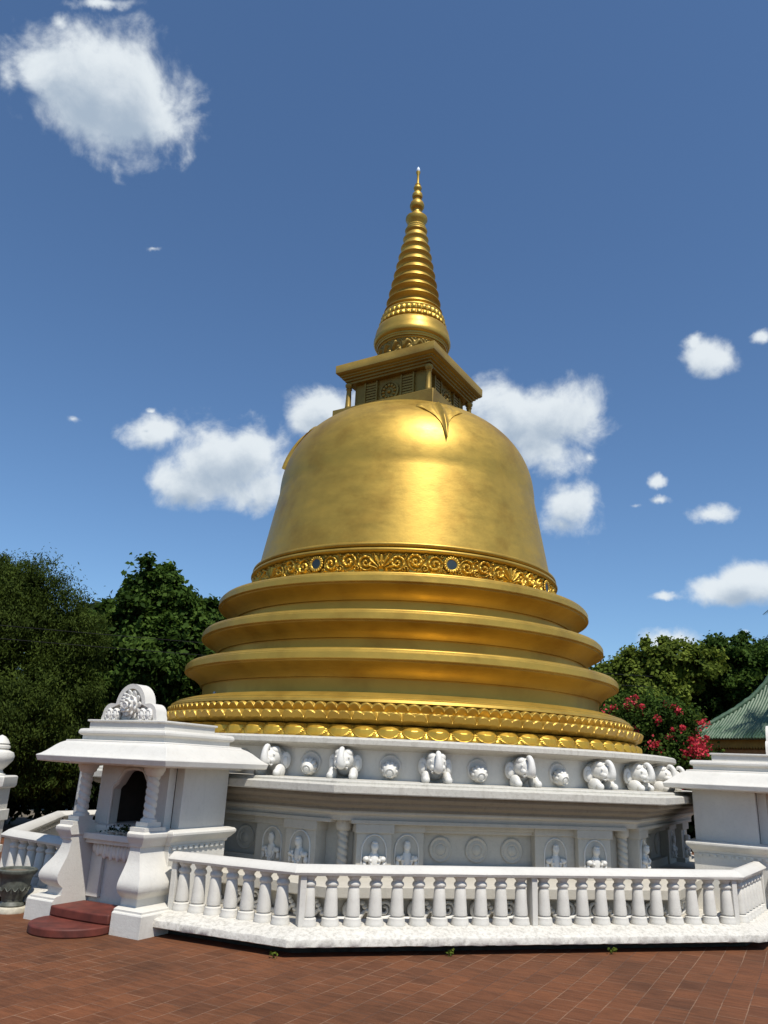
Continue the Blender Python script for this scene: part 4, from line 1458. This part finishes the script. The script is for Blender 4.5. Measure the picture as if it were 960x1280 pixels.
ng.links.new(last.outputs[0], go.inputs[0])
dirv = nd(nt, 'ShaderNodeTexCoord').outputs['Generated']
def field(vec):
    n1 = noise(nt, 17, 9, .58, vec, .25)
    n2 = noise(nt, 60, 4, .6, vec)
    wv = nd(nt, 'ShaderNodeVectorMath', operation='MULTIPLY_ADD')
    nt.links.new(n2.outputs['Color'], wv.inputs[0])
    wv.inputs[1].default_value = (.012, .012, .012)
    nt.links.new(vec, wv.inputs[2])
    sb = nd(nt, 'ShaderNodeVectorMath', operation='SUBTRACT')
    sb.inputs[1].default_value = (.006, .006, .006)
    nt.links.new(wv.outputs[0], sb.inputs[0])
    gnode = nt.nodes.new('ShaderNodeGroup')
    gnode.node_tree = ng
    nt.links.new(sb.outputs[0], gnode.inputs[0])
    ma = nd(nt, 'ShaderNodeMath', operation='MULTIPLY_ADD')
    ma.inputs[1].default_value = 1.55
    nt.links.new(n1.outputs[0], ma.inputs[0])
    nt.links.new(gnode.outputs[0], ma.inputs[2])
    s2 = nd(nt, 'ShaderNodeMath', operation='SUBTRACT')
    s2.inputs[1].default_value = .80
    nt.links.new(ma.outputs[0], s2.inputs[0])
    return s2.outputs[0]
f1 = field(dirv)
dup_ = nd(nt, 'ShaderNodeVectorMath', operation='ADD')
dup_.inputs[1].default_value = (.004, -.012, .022)
nt.links.new(dirv, dup_.inputs[0])
f2 = field(dup_.outputs[0])
dens = nd(nt, 'ShaderNodeMapRange', interpolation_type='SMOOTHSTEP')
dens.inputs['From Min'].default_value = .0
dens.inputs['From Max'].default_value = .56
nt.links.new(f1, dens.inputs['Value'])
# lit where there is little cloud towards the sun, grey where there is much
lit = nd(nt, 'ShaderNodeMapRange', interpolation_type='SMOOTHSTEP')
lit.inputs['From Min'].default_value = .1
lit.inputs['From Max'].default_value = 1.1
lit.inputs['To Min'].default_value = 1.0
lit.inputs['To Max'].default_value = .0
nt.links.new(f2, lit.inputs['Value'])
K = 1 / SKY
cc = mixc(nt, lit.outputs[0], (.40 * K, .49 * K, .60 * K), (.80 * K, .86 * K, .90 * K))
sep = nd(nt, 'ShaderNodeSeparateXYZ')
nt.links.new(dirv, sep.inputs[0])
above = nd(nt, 'ShaderNodeMath', operation='GREATER_THAN')
above.inputs[1].default_value = .02
nt.links.new(sep.outputs[2], above.inputs[0])
dm = nd(nt, 'ShaderNodeMath', operation='MULTIPLY')
nt.links.new(dens.outputs[0], dm.inputs[0])
nt.links.new(above.outputs[0], dm.inputs[1])
dm2 = nd(nt, 'ShaderNodeMath', operation='MULTIPLY')
dm2.inputs[1].default_value = .96
nt.links.new(dm.outputs[0], dm2.inputs[0])
hs = nd(nt, 'ShaderNodeMix', data_type='RGBA', blend_type='MULTIPLY')
hs.inputs[0].default_value = 1
hs.inputs[7].default_value = (1.17, 1.38, 1.52, 1)     # deep tropical blue
nt.links.new(sky.outputs[0], hs.inputs[6])
nt.links.new(mixc(nt, dm2.outputs[0], hs.outputs[2], cc), bg.inputs['Color'])
try:
    w.cycles.sampling_method = 'MANUAL'
    w.cycles.sample_map_resolution = 512
except Exception:
    pass

sd = Vector((math.cos(SUN_EL) * math.cos(SUN_AZ), math.cos(SUN_EL) * math.sin(SUN_AZ), math.sin(SUN_EL)))
sl = bpy.data.lights.new('sun', 'SUN')
sl.energy = 4.9
sl.angle = R(.53)
sl.color = (1.0, .95, .86)
so = bpy.data.objects.new('sun', sl)
col.objects.link(so)
so.rotation_euler = (-sd).to_track_quat('-Z', 'Y').to_euler()
so.location = sd * 60

# ------------------------------------------------------------------ camera
TH_, RO, PH = R(18.326), R(-2.611), R(13.5)
F = Vector((0, math.cos(TH_), math.sin(TH_)))
U0 = Vector((0, -math.sin(TH_), math.cos(TH_)))
R0 = Vector((1, 0, 0))
U = U0 * math.cos(RO) + R0 * math.sin(RO)
Rr = R0 * math.cos(RO) - U0 * math.sin(RO)
toW = Matrix.Rotation(-PH, 3, 'Z')
F, U, Rr = toW @ F, toW @ U, toW @ Rr
cam = bpy.data.cameras.new('camera')
cam.sensor_fit = 'VERTICAL'
cam.sensor_height = 24
cam.lens = 24 * 961 / 1280
cam.clip_end = 3000
co = bpy.data.objects.new('camera', cam)
col.objects.link(co)
mw = Matrix(((Rr.x, U.x, -F.x, CAM.x), (Rr.y, U.y, -F.y, CAM.y), (Rr.z, U.z, -F.z, CAM.z), (0, 0, 0, 1)))
co.matrix_world = mw
scene.camera = co

scene.view_settings.view_transform = 'Standard'
scene.view_settings.look = 'None'
scene.view_settings.exposure = 0
scene.view_settings.gamma = 1
scene.view_settings.use_curve_mapping = False
scene.cycles.max_bounces = 6
scene.cycles.diffuse_bounces = 3
scene.cycles.glossy_bounces = 3
scene.cycles.use_denoising = True
scene.cycles.caustics_reflective = False
scene.cycles.caustics_refractive = False
